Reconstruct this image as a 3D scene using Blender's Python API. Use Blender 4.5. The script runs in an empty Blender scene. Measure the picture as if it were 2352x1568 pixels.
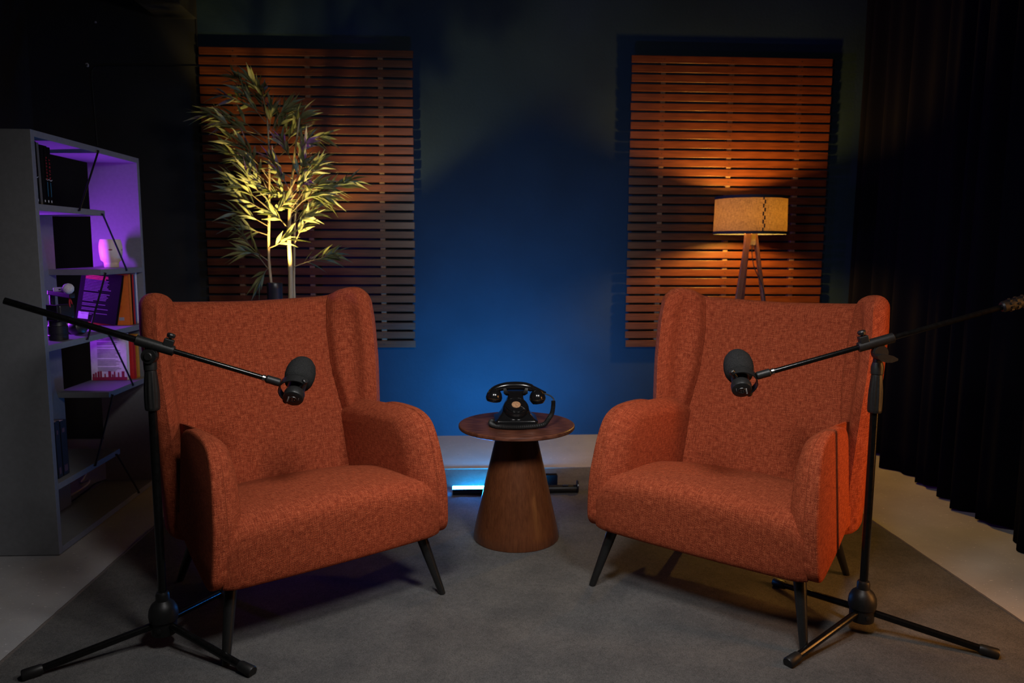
import bpy, bmesh, math, random
from mathutils import Vector, Matrix, Quaternion

SC = bpy.context.scene
COL = SC.collection
PI = math.pi
rnd = random.Random(7)

# ---------------------------------------------------------------- helpers
def V(*a):
    return Vector(a[0]) if len(a) == 1 else Vector(a)

def lerp(a, b, t):
    return a + (b - a) * t

def interp(x, xs, ys):
    if x <= xs[0]: return ys[0]
    for i in range(1, len(xs)):
        if x <= xs[i]:
            return lerp(ys[i-1], ys[i], (x - xs[i-1]) / (xs[i] - xs[i-1]))
    return ys[-1]

def catmull(pts, n, closed=False):
    """n samples along a Catmull-Rom curve through pts (tuples/Vectors)."""
    pts = [Vector(p) for p in pts]
    m = len(pts)
    seg = m if closed else m - 1
    out = []
    for k in range(n):
        t = k * seg / (n if closed else n - 1)
        i = min(int(t), seg - 1); f = t - i
        if closed:
            p0, p1, p2, p3 = pts[(i-1) % m], pts[i % m], pts[(i+1) % m], pts[(i+2) % m]
        else:
            p1, p2 = pts[i], pts[i+1]
            p0 = pts[i-1] if i > 0 else p1 * 2 - p2
            p3 = pts[i+2] if i + 2 < m else p2 * 2 - p1
        out.append(0.5 * ((2*p1) + (p2-p0)*f + (2*p0-5*p1+4*p2-p3)*f*f + (3*p1-p0-3*p2+p3)*f**3))
    return out

class MB:
    """collects shapes; build() links them as ONE mesh object"""
    def __init__(s):
        s.v = []; s.f = []; s.uv = []; s.mi = []; s.wn = False
    def add(s, verts, faces, uvs=None, mi=0):
        b = len(s.v)
        s.v += [Vector(p) for p in verts]
        for k, f in enumerate(faces):
            s.f.append([b + i for i in f])
            s.uv.append(uvs[k] if uvs else None)
            s.mi.append(mi)
        return s
    def box(s, c, size, rot=None, mi=0, bev=0.0):
        hx, hy, hz = [q / 2 for q in size]
        M = rot if rot is not None else Matrix.Identity(3)
        c = Vector(c)
        if bev <= 0:
            vs = [c + M @ Vector((x, y, z)) for x in (-hx, hx) for y in (-hy, hy) for z in (-hz, hz)]
            fs = [(0, 1, 3, 2), (4, 6, 7, 5), (0, 4, 5, 1), (2, 3, 7, 6), (0, 2, 6, 4), (1, 5, 7, 3)]
            return s.add(vs, fs, None, mi)
        s.wn = True
        bm = bmesh.new()
        bmesh.ops.create_cube(bm, size=1)
        bmesh.ops.scale(bm, vec=(hx*2, hy*2, hz*2), verts=bm.verts)
        bmesh.ops.bevel(bm, geom=bm.edges[:], offset=bev, segments=3, affect='EDGES', profile=0.5)
        bm.verts.index_update()
        vs = [c + M @ v.co for v in bm.verts]
        fs = [[v.index for v in f.verts] for f in bm.faces]
        bm.free()
        return s.add(vs, fs, None, mi)
    def loft(s, rings, closed=True, cap0=True, cap1=True, mi=0, uscale=1.0):
        n = len(rings[0]); m = len(rings)
        vs = [p for r in rings for p in r]
        # metric uv
        us = [0.0]
        mid = rings[m // 2]
        for i in range(n):
            us.append(us[-1] + (Vector(mid[(i+1) % n]) - Vector(mid[i])).length)
        vv = [0.0]
        for j in range(1, m):
            d = sum((Vector(rings[j][i]) - Vector(rings[j-1][i])).length for i in range(0, n, max(1, n//8))) / len(range(0, n, max(1, n//8)))
            vv.append(vv[-1] + d)
        fs = []; uvs = []
        for j in range(m - 1):
            for i in range(n if closed else n - 1):
                i2 = (i + 1) % n
                fs.append((j*n+i, j*n+i2, (j+1)*n+i2, (j+1)*n+i))
                uvs.append(((us[i], vv[j]), (us[i+1], vv[j]), (us[i+1], vv[j+1]), (us[i], vv[j+1])))
        if closed and cap0:
            fs.append(tuple(range(n))[::-1]); uvs.append(None)
        if closed and cap1:
            fs.append(tuple((m-1)*n + i for i in range(n))); uvs.append(None)
        return s.add(vs, fs, uvs, mi)
    def lathe(s, prof, n=40, origin=(0, 0, 0), rot=None, mi=0, caps=True):
        """prof: (radius, z) list"""
        M = rot if rot is not None else Matrix.Identity(3)
        o = Vector(origin)
        rings = [[o + M @ Vector((r*math.cos(2*PI*i/n), r*math.sin(2*PI*i/n), z)) for i in range(n)] for r, z in prof]
        return s.loft(rings, True, caps, caps, mi)
    def tube(s, pts, r, n=12, mi=0, caps=True):
        """pts polyline; r number or list"""
        pts = [Vector(p) for p in pts]; m = len(pts)
        rs = r if isinstance(r, (list, tuple)) else [r] * m
        t0 = (pts[1] - pts[0]).normalized()
        up = Vector((0, 0, 1)) if abs(t0.z) < 0.9 else Vector((1, 0, 0))
        a = t0.cross(up).normalized()
        rings = []
        pt = t0
        for k in range(m):
            t = (pts[min(k+1, m-1)] - pts[max(k-1, 0)]).normalized()
            q = pt.rotation_difference(t); a = (q @ a).normalized(); pt = t
            b = t.cross(a).normalized()
            rings.append([pts[k] + (a*math.cos(2*PI*i/n) + b*math.sin(2*PI*i/n)) * rs[k] for i in range(n)])
        return s.loft(rings, True, caps, caps, mi)
    def build(s, name, mats, parent=None, angle=35, smooth=True):
        me = bpy.data.meshes.new(name)
        me.from_pydata([tuple(p) for p in s.v], [], s.f)
        if any(u for u in s.uv):
            L = me.uv_layers.new(name='UVMap')
            for p in me.polygons:
                u = s.uv[p.index]
                for q, li in enumerate(p.loop_indices):
                    if u: L.data[li].uv = u[q]
                    else:
                        co = me.vertices[me.loops[li].vertex_index].co
                        nn = p.normal
                        if abs(nn.x) > 0.6: L.data[li].uv = (co.y, co.z)
                        elif abs(nn.y) > 0.6: L.data[li].uv = (co.x, co.z)
                        else: L.data[li].uv = (co.x, co.y)
        if not isinstance(mats, (list, tuple)): mats = [mats]
        for m in mats: me.materials.append(m)
        for p in me.polygons:
            p.material_index = s.mi[p.index]; p.use_smooth = smooth
        bm = bmesh.new(); bm.from_mesh(me)
        bmesh.ops.recalc_face_normals(bm, faces=bm.faces[:])
        bm.to_mesh(me); bm.free()
        if smooth: me.set_sharp_from_angle(angle=math.radians(angle))
        o = bpy.data.objects.new(name, me); COL.objects.link(o)
        if parent is not None: o.parent = parent
        if s.wn and smooth:
            wm = o.modifiers.new('normals', 'WEIGHTED_NORMAL'); wm.keep_sharp = True
        return o

def tag(o, label=None, cat=None, group=None, kind=None):
    if label: o['label'] = label
    if cat: o['category'] = cat
    if group: o['group'] = group
    if kind: o['kind'] = kind
    return o

def thing(name, label, cat, loc=(0, 0, 0), rz=0.0, group=None):
    o = bpy.data.objects.new(name, None); COL.objects.link(o)
    o.empty_display_size = 0.05
    o.location = loc; o.rotation_euler = (0, 0, rz)
    return tag(o, label, cat, group)

def text_mesh(body, size, name, mat, parent, M, depth=0.0004, align='CENTER'):
    """lettering as a thin mesh, placed with 4x4 matrix M in the parent's space"""
    cu = bpy.data.curves.new(name, 'FONT'); cu.body = body; cu.size = size
    cu.extrude = depth; cu.align_x = align; cu.align_y = 'CENTER'; cu.resolution_u = 3
    t = bpy.data.objects.new(name + '_tmp', cu); COL.objects.link(t)
    dg = bpy.context.evaluated_depsgraph_get()
    me = bpy.data.meshes.new_from_object(t.evaluated_get(dg))
    COL.objects.unlink(t); bpy.data.objects.remove(t); bpy.data.curves.remove(cu)
    me.materials.clear(); me.materials.append(mat); me.name = name
    me.transform(M)
    o = bpy.data.objects.new(name, me); COL.objects.link(o); o.parent = parent
    return o

def frame(z, x=None, o=(0, 0, 0)):
    """4x4 with local z along z and local x near x"""
    z = Vector(z).normalized(); x = Vector(x)
    y = z.cross(x).normalized(); x = y.cross(z).normalized()
    M = Matrix((x, y, z)).transposed().to_4x4(); M.translation = Vector(o)
    return M

# ---------------------------------------------------------------- materials
def mat(name, base, rough=0.5, metal=0.0, spec=0.5, **kw):
    m = bpy.data.materials.new(name); m.use_nodes = True
    b = m.node_tree.nodes['Principled BSDF']
    b.inputs['Base Color'].default_value = (*base, 1)
    b.inputs['Roughness'].default_value = rough
    b.inputs['Metallic'].default_value = metal
    b.inputs['Specular IOR Level'].default_value = spec
    for k, v in kw.items():
        b.inputs[k].default_value = v
    return m

class N:
    def __init__(s, m): s.t = m.node_tree; s.b = s.t.nodes['Principled BSDF']
    def n(s, typ, **kw):
        x = s.t.nodes.new(typ)
        for k, v in kw.items():
            if hasattr(x, k): setattr(x, k, v)
            else: x.inputs[k].default_value = v
        return x
    def l(s, a, b): s.t.links.new(a, b)
    def coord(s, kind='Object', scale=(1, 1, 1), rot=(0, 0, 0)):
        c = s.n('ShaderNodeTexCoord'); mp = s.n('ShaderNodeMapping')
        mp.inputs['Scale'].default_value = scale; mp.inputs['Rotation'].default_value = rot
        s.l(c.outputs[kind], mp.inputs['Vector']); return mp.outputs['Vector']
    def noise(s, vec, scale, detail=3, rough=0.5):
        x = s.n('ShaderNodeTexNoise'); x.inputs['Scale'].default_value = scale
        x.inputs['Detail'].default_value = detail; x.inputs['Roughness'].default_value = rough
        s.l(vec, x.inputs['Vector']); return x.outputs['Fac']
    def ramp(s, fac, stops):
        x = s.n('ShaderNodeValToRGB'); e = x.color_ramp.elements
        while len(e) < len(stops): e.new(0.5)
        for el, (p, c) in zip(e, stops):
            el.position = p; el.color = (*c, 1) if len(c) == 3 else c
        s.l(fac, x.inputs['Fac']); return x.outputs['Color']
    def mix(s, fac, a, b, blend='MIX'):
        x = s.n('ShaderNodeMix'); x.data_type = 'RGBA'; x.blend_type = blend
        for i, q in ((0, fac), (6, a), (7, b)):
            if hasattr(q, 'is_output'): s.l(q, x.inputs[i])
            else: x.inputs[i].default_value = q if i == 0 else (*q, 1)
        return x.outputs[2]
    def bump(s, h, strength, dist):
        x = s.n('ShaderNodeBump'); x.inputs['Strength'].default_value = strength
        x.inputs['Distance'].default_value = dist
        s.l(h, x.inputs['Height']); s.l(x.outputs['Normal'], s.b.inputs['Normal'])

def m_fabric():
    m = mat('rust_fabric', (0.3, 0.05, 0.015), 0.95, spec=0.15)
    k = N(m)
    uv0 = k.coord('UV')
    # hand-woven irregularity: threads wander a little
    wob = k.n('ShaderNodeTexNoise'); wob.inputs['Scale'].default_value = 55; wob.inputs['Detail'].default_value = 2; k.l(uv0, wob.inputs['Vector'])
    vm = k.n('ShaderNodeVectorMath', operation='MULTIPLY_ADD'); k.l(wob.outputs['Color'], vm.inputs[0]); vm.inputs[1].default_value = (.0042, .0042, 0); k.l(uv0, vm.inputs[2])
    uv = vm.outputs[0]
    warp = k.noise(k.coord('UV', (40, 260, 1)), 1.0, 3, 0.6)
    weft = k.noise(k.coord('UV', (260, 40, 1)), 1.0, 3, 0.6)
    # woven threads: alternating over and under
    ch = k.n('ShaderNodeTexChecker'); ch.inputs['Scale'].default_value = 1.0
    vs = k.n('ShaderNodeVectorMath', operation='MULTIPLY'); k.l(uv, vs.inputs[0]); vs.inputs[1].default_value = (300, 300, 300); k.l(vs.outputs[0], ch.inputs['Vector'])
    mx = k.n('ShaderNodeMix'); mx.data_type = 'FLOAT'
    k.l(ch.outputs['Fac'], mx.inputs[0]); k.l(warp, mx.inputs[2]); k.l(weft, mx.inputs[3])
    col = k.ramp(mx.outputs[0], [(0.32, (0.078, 0.0120, 0.0056)), (0.50, (0.290, 0.050, 0.0190)), (0.66, (0.58, 0.145, 0.062))])
    big = k.noise(k.coord('UV', (60, 60, 1)), 1.0, 2)
    col = k.mix(0.35, col, k.ramp(big, [(0.3, (0.21, 0.029, 0.0108)), (0.7, (0.40, 0.078, 0.031))]))
    k.l(col, k.b.inputs['Base Color'])
    # rounded thread relief
    sep = k.n('ShaderNodeSeparateXYZ'); k.l(uv, sep.inputs[0])
    def sn(o):
        a = k.n('ShaderNodeMath', operation='MULTIPLY'); a.inputs[1].default_value = 300 * PI; k.l(o, a.inputs[0])
        b = k.n('ShaderNodeMath', operation='SINE'); k.l(a.outputs[0], b.inputs[0])
        c = k.n('ShaderNodeMath', operation='ABSOLUTE'); k.l(b.outputs[0], c.inputs[0]); return c.outputs[0]
    mul = k.n('ShaderNodeMath', operation='MULTIPLY'); k.l(sn(sep.outputs[0]), mul.inputs[0]); k.l(sn(sep.outputs[1]), mul.inputs[1])
    ad = k.n('ShaderNodeMath', operation='MULTIPLY_ADD'); k.l(mx.outputs[0], ad.inputs[0]); ad.inputs[1].default_value = 1.2; k.l(mul.outputs[0], ad.inputs[2])
    k.bump(ad.outputs[0], 0.75, 0.0013)
    k.b.inputs['Sheen Weight'].default_value = 0.1
    k.b.inputs['Sheen Tint'].default_value = (0.8, 0.25, 0.08, 1)
    return m

def m_wood(name, dark, mid, light, axis=(1, 8, 8), scale=6, rough=0.35, coat=0.0, kind='Object', wv=0.3):
    m = mat(name, mid, rough); k = N(m)
    v = k.coord(kind, axis)
    n1 = k.noise(v, scale, 6, 0.65)
    w = k.n('ShaderNodeTexWave'); w.inputs['Scale'].default_value = scale * 0.9
    w.inputs['Distortion'].default_value = 6; w.inputs['Detail'].default_value = 3
    k.l(v, w.inputs['Vector'])
    f = k.n('ShaderNodeMix'); f.data_type = 'FLOAT'; f.inputs[0].default_value = wv
    k.l(n1, f.inputs[2]); k.l(w.outputs['Fac'], f.inputs[3])
    k.l(k.ramp(f.outputs[0], [(0.25, dark), (0.5, mid), (0.75, light)]), k.b.inputs['Base Color'])
    k.bump(n1, 0.12, 0.002)
    k.b.inputs['Coat Weight'].default_value = coat; k.b.inputs['Coat Roughness'].default_value = 0.2
    return m

def m_carpet():
    m = mat('grey_carpet', (0.07, 0.07, 0.072), 0.98, spec=0.1); k = N(m)
    v = k.coord('Object')
    fine = k.noise(v, 420, 3, 0.7); mid = k.noise(v, 60, 4, 0.6); big = k.noise(v, 5, 3)
    c1 = k.ramp(fine, [(0.30, (0.020, 0.020, 0.021)), (0.70, (0.200, 0.197, 0.195))])
    c2 = k.ramp(mid, [(0.3, (0.066, 0.065, 0.066)), (0.7, (0.120, 0.118, 0.116))])
    c = k.mix(0.45, c1, c2)
    c3 = k.ramp(big, [(0.35, (0.8, 0.8, 0.8)), (0.65, (1.1, 1.08, 1.05))])
    c = k.mix(1.0, c, c3, 'MULTIPLY')
    # stray lint
    vo = k.n('ShaderNodeTexVoronoi'); vo.inputs['Scale'].default_value = 9; k.l(v, vo.inputs['Vector'])
    l = k.ramp(vo.outputs['Distance'], [(0.0, (1, 1, 1)), (0.022, (0, 0, 0))])
    c = k.mix(l, c, (0.25, 0.2, 0.15))
    k.l(c, k.b.inputs['Base Color'])
    k.bump(fine, 0.7, 0.003)
    return m

def m_floor():
    m = mat('painted_concrete', (0.36, 0.35, 0.36), 0.55, spec=0.35); k = N(m)
    v = k.coord('Object')
    n = k.noise(v, 3, 5, 0.6); f = k.noise(v, 90, 4, 0.6)
    c = k.ramp(n, [(0.3, (0.31, 0.302, 0.306)), (0.7, (0.40, 0.392, 0.394))])
    sp = k.noise(k.coord('Object', (1, 2.6, 1), (0, 0, 0.5)), 38, 3, 0.7)
    k2 = k.ramp(sp, [(0.655, (0, 0, 0)), (0.69, (1, 1, 1))])
    c = k.mix(k2, c, (0.78, 0.76, 0.74))
    dk = k.noise(k.coord('Object', (1, 1.6, 1), (0, 0, -0.4)), 21, 4, 0.7)
    k3 = k.ramp(dk, [(0.69, (0, 0, 0)), (0.73, (1, 1, 1))])
    c = k.mix(k3, c, (0.10, 0.085, 0.075))
    k.l(c, k.b.inputs['Base Color'])
    k.bump(f, 0.25, 0.003)
    return m

def m_wall():
    m = mat('dark_wall_paint', (0.022, 0.024, 0.03), 0.75, spec=0.25); k = N(m)
    v = k.coord('Object')
    n = k.noise(v, 2.2, 6, 0.62); f = k.noise(v, 55, 4, 0.6)
    c = k.ramp(n, [(0.3, (0.0080, 0.0205, 0.039)), (0.7, (0.0112, 0.0285, 0.053))])
    k.l(c, k.b.inputs['Base Color'])
    ad = k.n('ShaderNodeMath', operation='MULTIPLY_ADD'); k.l(n, ad.inputs[0]); ad.inputs[1].default_value = 3.0; k.l(f, ad.inputs[2])
    k.bump(ad.outputs[0], 0.35, 0.004)
    return m

def m_emit(name, color, strength):
    m = mat(name, (0, 0, 0)); b = m.node_tree.nodes['Principled BSDF']
    b.inputs['Emission Color'].default_value = (*color, 1); b.inputs['Emission Strength'].default_value = strength
    return m

def m_leaf():
    m = mat('bamboo_leaf', (0.12, 0.17, 0.06), 0.5, spec=0.4); k = N(m)
    v = k.coord('Object')
    n = k.noise(v, 14, 3)
    k.l(k.ramp(n, [(0.3, (0.11, 0.135, 0.055)), (0.55, (0.20, 0.215, 0.10)), (0.75, (0.32, 0.31, 0.17))]), k.b.inputs['Base Color'])
    k.b.inputs['Subsurface Weight'].default_value = 0.0
    # some light passes through a leaf
    tr = k.n('ShaderNodeBsdfTranslucent'); tr.inputs['Color'].default_value = (0.22, 0.25, 0.05, 1)
    ms = k.n('ShaderNodeMixShader'); ms.inputs[0].default_value = 0.22
    out = k.t.nodes['Material Output']
    k.l(k.b.outputs[0], ms.inputs[1]); k.l(tr.outputs[0], ms.inputs[2]); k.l(ms.outputs[0], out.inputs['Surface'])
    return m

def m_shade():
    m = mat('linen_shade', (0.5, 0.4, 0.28), 0.9, spec=0.1); k = N(m)
    a = k.noise(k.coord('Object', (1, 1, 14)), 60, 3, 0.7); b2 = k.noise(k.coord('UV', (500, 25, 1)), 1, 3, 0.7)
    f = k.n('ShaderNodeMath', operation='MULTIPLY'); k.l(a, f.inputs[0]); k.l(b2, f.inputs[1])
    c = k.ramp(f.outputs[0], [(0.12, (0.10, 0.075, 0.05)), (0.40, (0.33, 0.255, 0.165))])
    k.l(c, k.b.inputs['Base Color'])
    tr = k.n('ShaderNodeBsdfTranslucent'); k.l(c, tr.inputs['Color'])
    ms = k.n('ShaderNodeMixShader'); ms.inputs[0].default_value = 0.5
    out = k.t.nodes['Material Output']
    k.l(k.b.outputs[0], ms.inputs[1]); k.l(tr.outputs[0], ms.inputs[2]); k.l(ms.outputs[0], out.inputs['Surface'])
    return m

def m_foam():
    m = mat('black_foam', (0.018, 0.019, 0.019), 1.0, spec=0.05); k = N(m)
    n = k.noise(k.coord('Object'), 500, 3, 0.7)
    k.l(k.ramp(n, [(0.3, (0.006, 0.006, 0.006)), (0.7, (0.036, 0.037, 0.037))]), k.b.inputs['Base Color'])
    k.bump(n, 0.9, 0.002)
    return m

def m_speckle(name, base, rough, amt=0.25, scale=200):
    m = mat(name, base, rough); k = N(m)
    n = k.noise(k.coord('Object'), scale, 3)
    k.l(k.ramp(n, [(0.3, tuple(c*(1-amt) for c in base)), (0.7, tuple(c*(1+amt) for c in base))]), k.b.inputs['Base Color'])
    k.bump(n, 0.15, 0.001)
    return m

FAB = m_fabric()
PIPE = mat('dark_piping', (0.02, 0.006, 0.006), 0.8)
WELT = mat('rust_welt', (0.33, 0.045, 0.012), 0.9, spec=0.1)
LEG = m_speckle('black_leg_lacquer', (0.010, 0.010, 0.010), 0.32, 0.2)
SLAT = m_wood('mahogany_slat', (0.046, 0.0105, 0.0034), (0.090, 0.0210, 0.0062), (0.132, 0.034, 0.0098), (0.5, 22, 22), 4, 0.36, 0.15, wv=0.12)
BATT = m_wood('batten_wood', (0.10, 0.055, 0.03), (0.17, 0.10, 0.06), (0.24, 0.15, 0.1), (10, 10, 1), 5, 0.5)
WALN = m_wood('walnut_veneer', (0.050, 0.0145, 0.0050), (0.098, 0.030, 0.0105), (0.140, 0.046, 0.0165), (9, 9, 0.5), 9, 0.30, 0.1)
WALT = m_wood('walnut_top', (0.056, 0.0165, 0.009), (0.100, 0.031, 0.0165), (0.150, 0.051, 0.027), (1.2, 26, 26), 3.2, 0.42, 0.0)
CARP = m_carpet(); FLOOR = m_floor(); WALL = m_wall()
WALLB = m_speckle('black_wall_paint', (0.014, 0.0135, 0.013), 0.8, 0.15, 8)
HEM = m_speckle('carpet_hem', (0.10, 0.085, 0.075), 0.95, 0.3, 300)
BAKE = mat('black_bakelite', (0.006, 0.006, 0.0065), 0.16, spec=0.5)
N(BAKE).bump(N(BAKE).noise(N(BAKE).coord(), 40, 2), 0.02, 0.002)
CORD = m_speckle('black_cord', (0.010, 0.010, 0.010), 0.55)
BRASS = mat('brass', (0.75, 0.52, 0.22), 0.25, 1.0)
CARD = m_speckle('tan_dial_card', (0.36, 0.20, 0.10), 0.6, 0.35, 160)
STEEL = mat('steel', (0.6, 0.58, 0.55), 0.25, 1.0)
STAND = m_speckle('black_tube', (0.004, 0.004, 0.004), 0.2, 0.3, 80)
STAND.node_tree.nodes['Principled BSDF'].inputs['Specular IOR Level'].default_value = 0.3
PLAS = m_speckle('black_plastic', (0.010, 0.010, 0.010), 0.45, 0.2, 150)
PLAS.node_tree.nodes['Principled BSDF'].inputs['Specular IOR Level'].default_value = 0.35
FOAM = m_foam()
MICB = m_speckle('mic_body_black', (0.012, 0.012, 0.012), 0.35, 0.2, 250)
WHITE = m_speckle('white_print', (0.65, 0.64, 0.62), 0.6, 0.05)
SHELF = m_speckle('grey_laminate', (0.180, 0.186, 0.200), 0.5, 0.06, 60)
ROD = mat('black_rod', (0.008, 0.008, 0.009), 0.4)
LEAF = m_leaf()
STEM = m_wood('bamboo_stem', (0.22, 0.15, 0.07), (0.42, 0.31, 0.16), (0.55, 0.44, 0.24), (8, 8, 1), 5, 0.5)
TWIG = m_speckle('twig', (0.16, 0.12, 0.07), 0.7)
POT = m_speckle('black_pot', (0.014, 0.014, 0.014), 0.5)
SOIL = m_speckle('dark_soil', (0.03, 0.02, 0.013), 0.95, 0.5, 90)
SPOT = m_speckle('spot_housing', (0.016, 0.016, 0.018), 0.35, 0.1)
SHADE = m_shade()
TRIM = mat('navy_trim', (0.008, 0.009, 0.013), 0.8)
LAMPW = m_wood('lamp_wood', (0.10, 0.035, 0.018), (0.19, 0.075, 0.04), (0.27, 0.12, 0.065), (9, 9, 1), 6, 0.4)
CURT = mat('black_curtain', (0.0032, 0.0032, 0.0046), 0.95, spec=0.02)
kk = N(CURT); kk.bump(kk.noise(kk.coord('Object', (1, 1, 0.2)), 60, 3), 0.2, 0.002)
CERAM = m_speckle('cream_ceramic', (0.78, 0.66, 0.52), 0.5, 0.08, 25)
def flat(name, c, r=0.6): return m_speckle(name, c, r, 0.08, 60)
BLACKB = flat('black_book_cover', (0.006, 0.006, 0.007), 0.6)
BLACKB.node_tree.nodes['Principled BSDF'].inputs['Specular IOR Level'].default_value = 0.03
PAGES = m_speckle('paper_pages', (0.42, 0.38, 0.33), 0.9, 0.15, 400)
REDINK = flat('red_ink', (0.45, 0.02, 0.03)); BLUEINK = flat('blue_ink', (0.02, 0.14, 0.22)); GREYINK = flat('grey_ink', (0.36, 0.34, 0.38))
DKINK = flat('dark_ink', (0.085, 0.06, 0.10)); WHCOV = flat('white_cover', (0.70, 0.66, 0.68)); ORCOV = flat('orange_cover', (0.75, 0.17, 0.012))
RDCOV = flat('red_cover', (0.50, 0.012, 0.016)); YECOV = flat('yellow_cover', (0.55, 0.24, 0.015)); BLCOV = flat('blue_cover', (0.06, 0.12, 0.3))
PLASTW = flat('white_plastic', (0.7, 0.69, 0.68), 0.4)

# ---------------------------------------------------------------- camera
F = 1755.0; CH = 1.23
P = math.atan(214 / F); YAW = math.atan(100 / F); ROLL = 0.005
f = V(math.sin(YAW)*math.cos(P), math.cos(YAW)*math.cos(P), -math.sin(P))
r = V(math.cos(YAW), -math.sin(YAW), 0); u = r.cross(f)
r2 = math.cos(ROLL)*r + math.sin(ROLL)*u; u2 = math.cos(ROLL)*u - math.sin(ROLL)*r
cam = bpy.data.cameras.new('camera'); co = bpy.data.objects.new('camera', cam); COL.objects.link(co)
M = Matrix((r2, u2, -f)).transposed().to_4x4(); M.translation = V(0, 0, CH); co.matrix_world = M
cam.sensor_width = 36; cam.lens = F / 2352 * 36; cam.clip_start = 0.05
cam.dof.use_dof = True; cam.dof.focus_distance = 2.55; cam.dof.aperture_fstop = 3.2
SC.camera = co
def at(x, y, Y):
    """a photo point (2352x1568) on the vertical plane at depth Y, used to read sizes off the photo"""
    d = f*F + r2*(x-1176) - u2*(y-784)
    return V(0, 0, CH) + d * (Y / d.y)

# ---------------------------------------------------------------- setting
YW = 4.946
def struct(name, mb, m, **k): return tag(mb.build(name, m, None, **k), kind='structure')
struct('floor', MB().box((0, 2.0, -0.05), (6.4, 7.0, 0.1)), FLOOR)
struct('wall_back', MB().box((.77, YW+0.05, 1.55), (4.83, 0.1, 3.3)), WALL)
struct('wall_back_left', MB().box((-2.42, YW+0.05, 1.55), (1.55, 0.1, 3.3)), WALLB)
struct('wall_left', MB().box((-2.70, 1.9, 1.55), (0.1, 6.2, 3.3)), WALLB)
struct('wall_right', MB().box((2.75, 1.9, 1.55), (0.1, 6.2, 3.3)), WALL)
struct('wall_front', MB().box((0, -1.25, 1.55), (6.4, 0.1, 3.3)), WALLB)
struct('ceiling', MB().box((0, 1.9, 3.25), (6.4, 6.4, 0.1)), WALLB)
struct('trim_1', MB().box((-1.76, 1.9, 2.90), (0.23, 6.1, 0.60), None, 0, 0.006), WALLB)   # boxed beam along the left side
# carpet
mb = MB(); xs = (-1.385, 1.835); ys = (0.25, 4.157)
n = 60
mb.box(((xs[0]+xs[1])/2, (ys[0]+ys[1])/2, 0.003), (xs[1]-xs[0]-0.012, ys[1]-ys[0]-0.012, 0.006))
carpet = mb.build('carpet', CARP)
tag(carpet, 'large dark grey felt carpet lying under the chairs and table', 'carpet')
hm = MB()
for a, b in (((xs[0], ys[0]), (xs[0], ys[1])), ((xs[0], ys[1]), (xs[1], ys[1])), ((xs[1], ys[1]), (xs[1], ys[0]))):
    L = (V(*b) - V(*a)).length; k = int(L / 0.03)
    pts = []
    for i in range(k + 1):
        t = i / k
        pts.append(V(lerp(a[0], b[0], t) + rnd.uniform(-.0012, .0012), lerp(a[1], b[1], t) + rnd.uniform(-.0012, .0012), 0.0035))
    hm.tube(pts, 0.006, 8)
hm.build('hem', HEM, carpet)

# ---------------------------------------------------------------- slat panels
SCREW = []
def slat_panel(x0, x1, label, scr):
    t = thing('slat_panel', label, 'wall panel', ((x0+x1)/2, YW-.002, 1.514), 0, 'slatted wood panels')
    w = x1 - x0; z0, z1 = 0.594-1.514, 2.433-1.514; n = 32; pitch = (z1-z0+0.011)/n
    s = MB()
    sc = []
    bx = (-0.34*w, 0.0*w, 0.345*w)
    R = random.Random(scr)
    for i in range(n):
        z = z0 + pitch*i + (pitch-0.0138)/2
        tilt = Matrix.Rotation(R.uniform(-.03, .03), 3, 'X')
        s.box((R.uniform(-.003, .003), -0.041, z), (w, 0.012, pitch-0.0138), tilt, 0, 0.0022)
        for b in bx:
            sc.append((b + R.uniform(-.002, .002), -0.0468, z))
    s.build('slats', SLAT, t)
    for b in bx:
        MB().box((b, -0.0175, 0), (0.032, 0.035, z1-z0-0.01), None, 0, 0.002).build('batten', BATT, t)
    first = None
    for p in sc:
        if SCREW:
            q = SCREW[0].copy(); COL.objects.link(q); q.parent = t
        else:
            q = MB().lathe([(0.0035, 0), (0.0035, 0.001), (0.001, 0.0015)], 8, (0, 0, 0), Matrix.Rotation(PI/2, 3, 'X')).build('screw', LEG, t); SCREW.append(q)
        q.location = p
slat_panel(-1.630, -0.341, 'reddish wooden slat panel on the wall behind the bamboo plant', 3)
slat_panel(1.019, 2.307, 'reddish wooden slat panel on the wall behind the lit floor lamp', 5)

# ---------------------------------------------------------------- armchair
def sstep(a, b, x):
    t = min(1.0, max(0.0, (x-a)/(b-a))); return t*t*(3-2*t)
def arm_outline(yb, inset, nn=110, soft=0.0):
    pts = [(-.300, .2255), (-.20, .239), (-.09, .262), (min(yb-.02, .02), .296), (yb-.004, .335), (yb, .42), (yb, .56), (yb-.008, .612), (yb-.045, .642),
           (-.06, .658), (-.17, .660), (-.235, .650), (-.283, .622), (-.315, .565), (-.336, .49), (-.352, .41), (-.350, .31), (-.340, .252)]
    if yb > .1:
        pts[6] = (yb, .52); pts[7] = (yb-.02, .588); pts[8] = (yb-.085, .635)
    if soft:   # the arm rounds away towards the sitter: front edge further back, top edge lower
        pts = [(a + soft*sstep(-.10, -.31, a), b - .62*soft*sstep(.50, .635, b)) for a, b in pts]
    o = [Vector((p[0], p[1], 0)) for p in catmull([(a, b, 0) for a, b in pts], nn, True)]
    if inset:
        q = []
        for i in range(nn):
            t = (o[(i+1) % nn] - o[i-1]).normalized(); nrm = Vector((-t.y, t.x, 0))
            q.append(o[i] + nrm*inset)
        o = q
    return o

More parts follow.
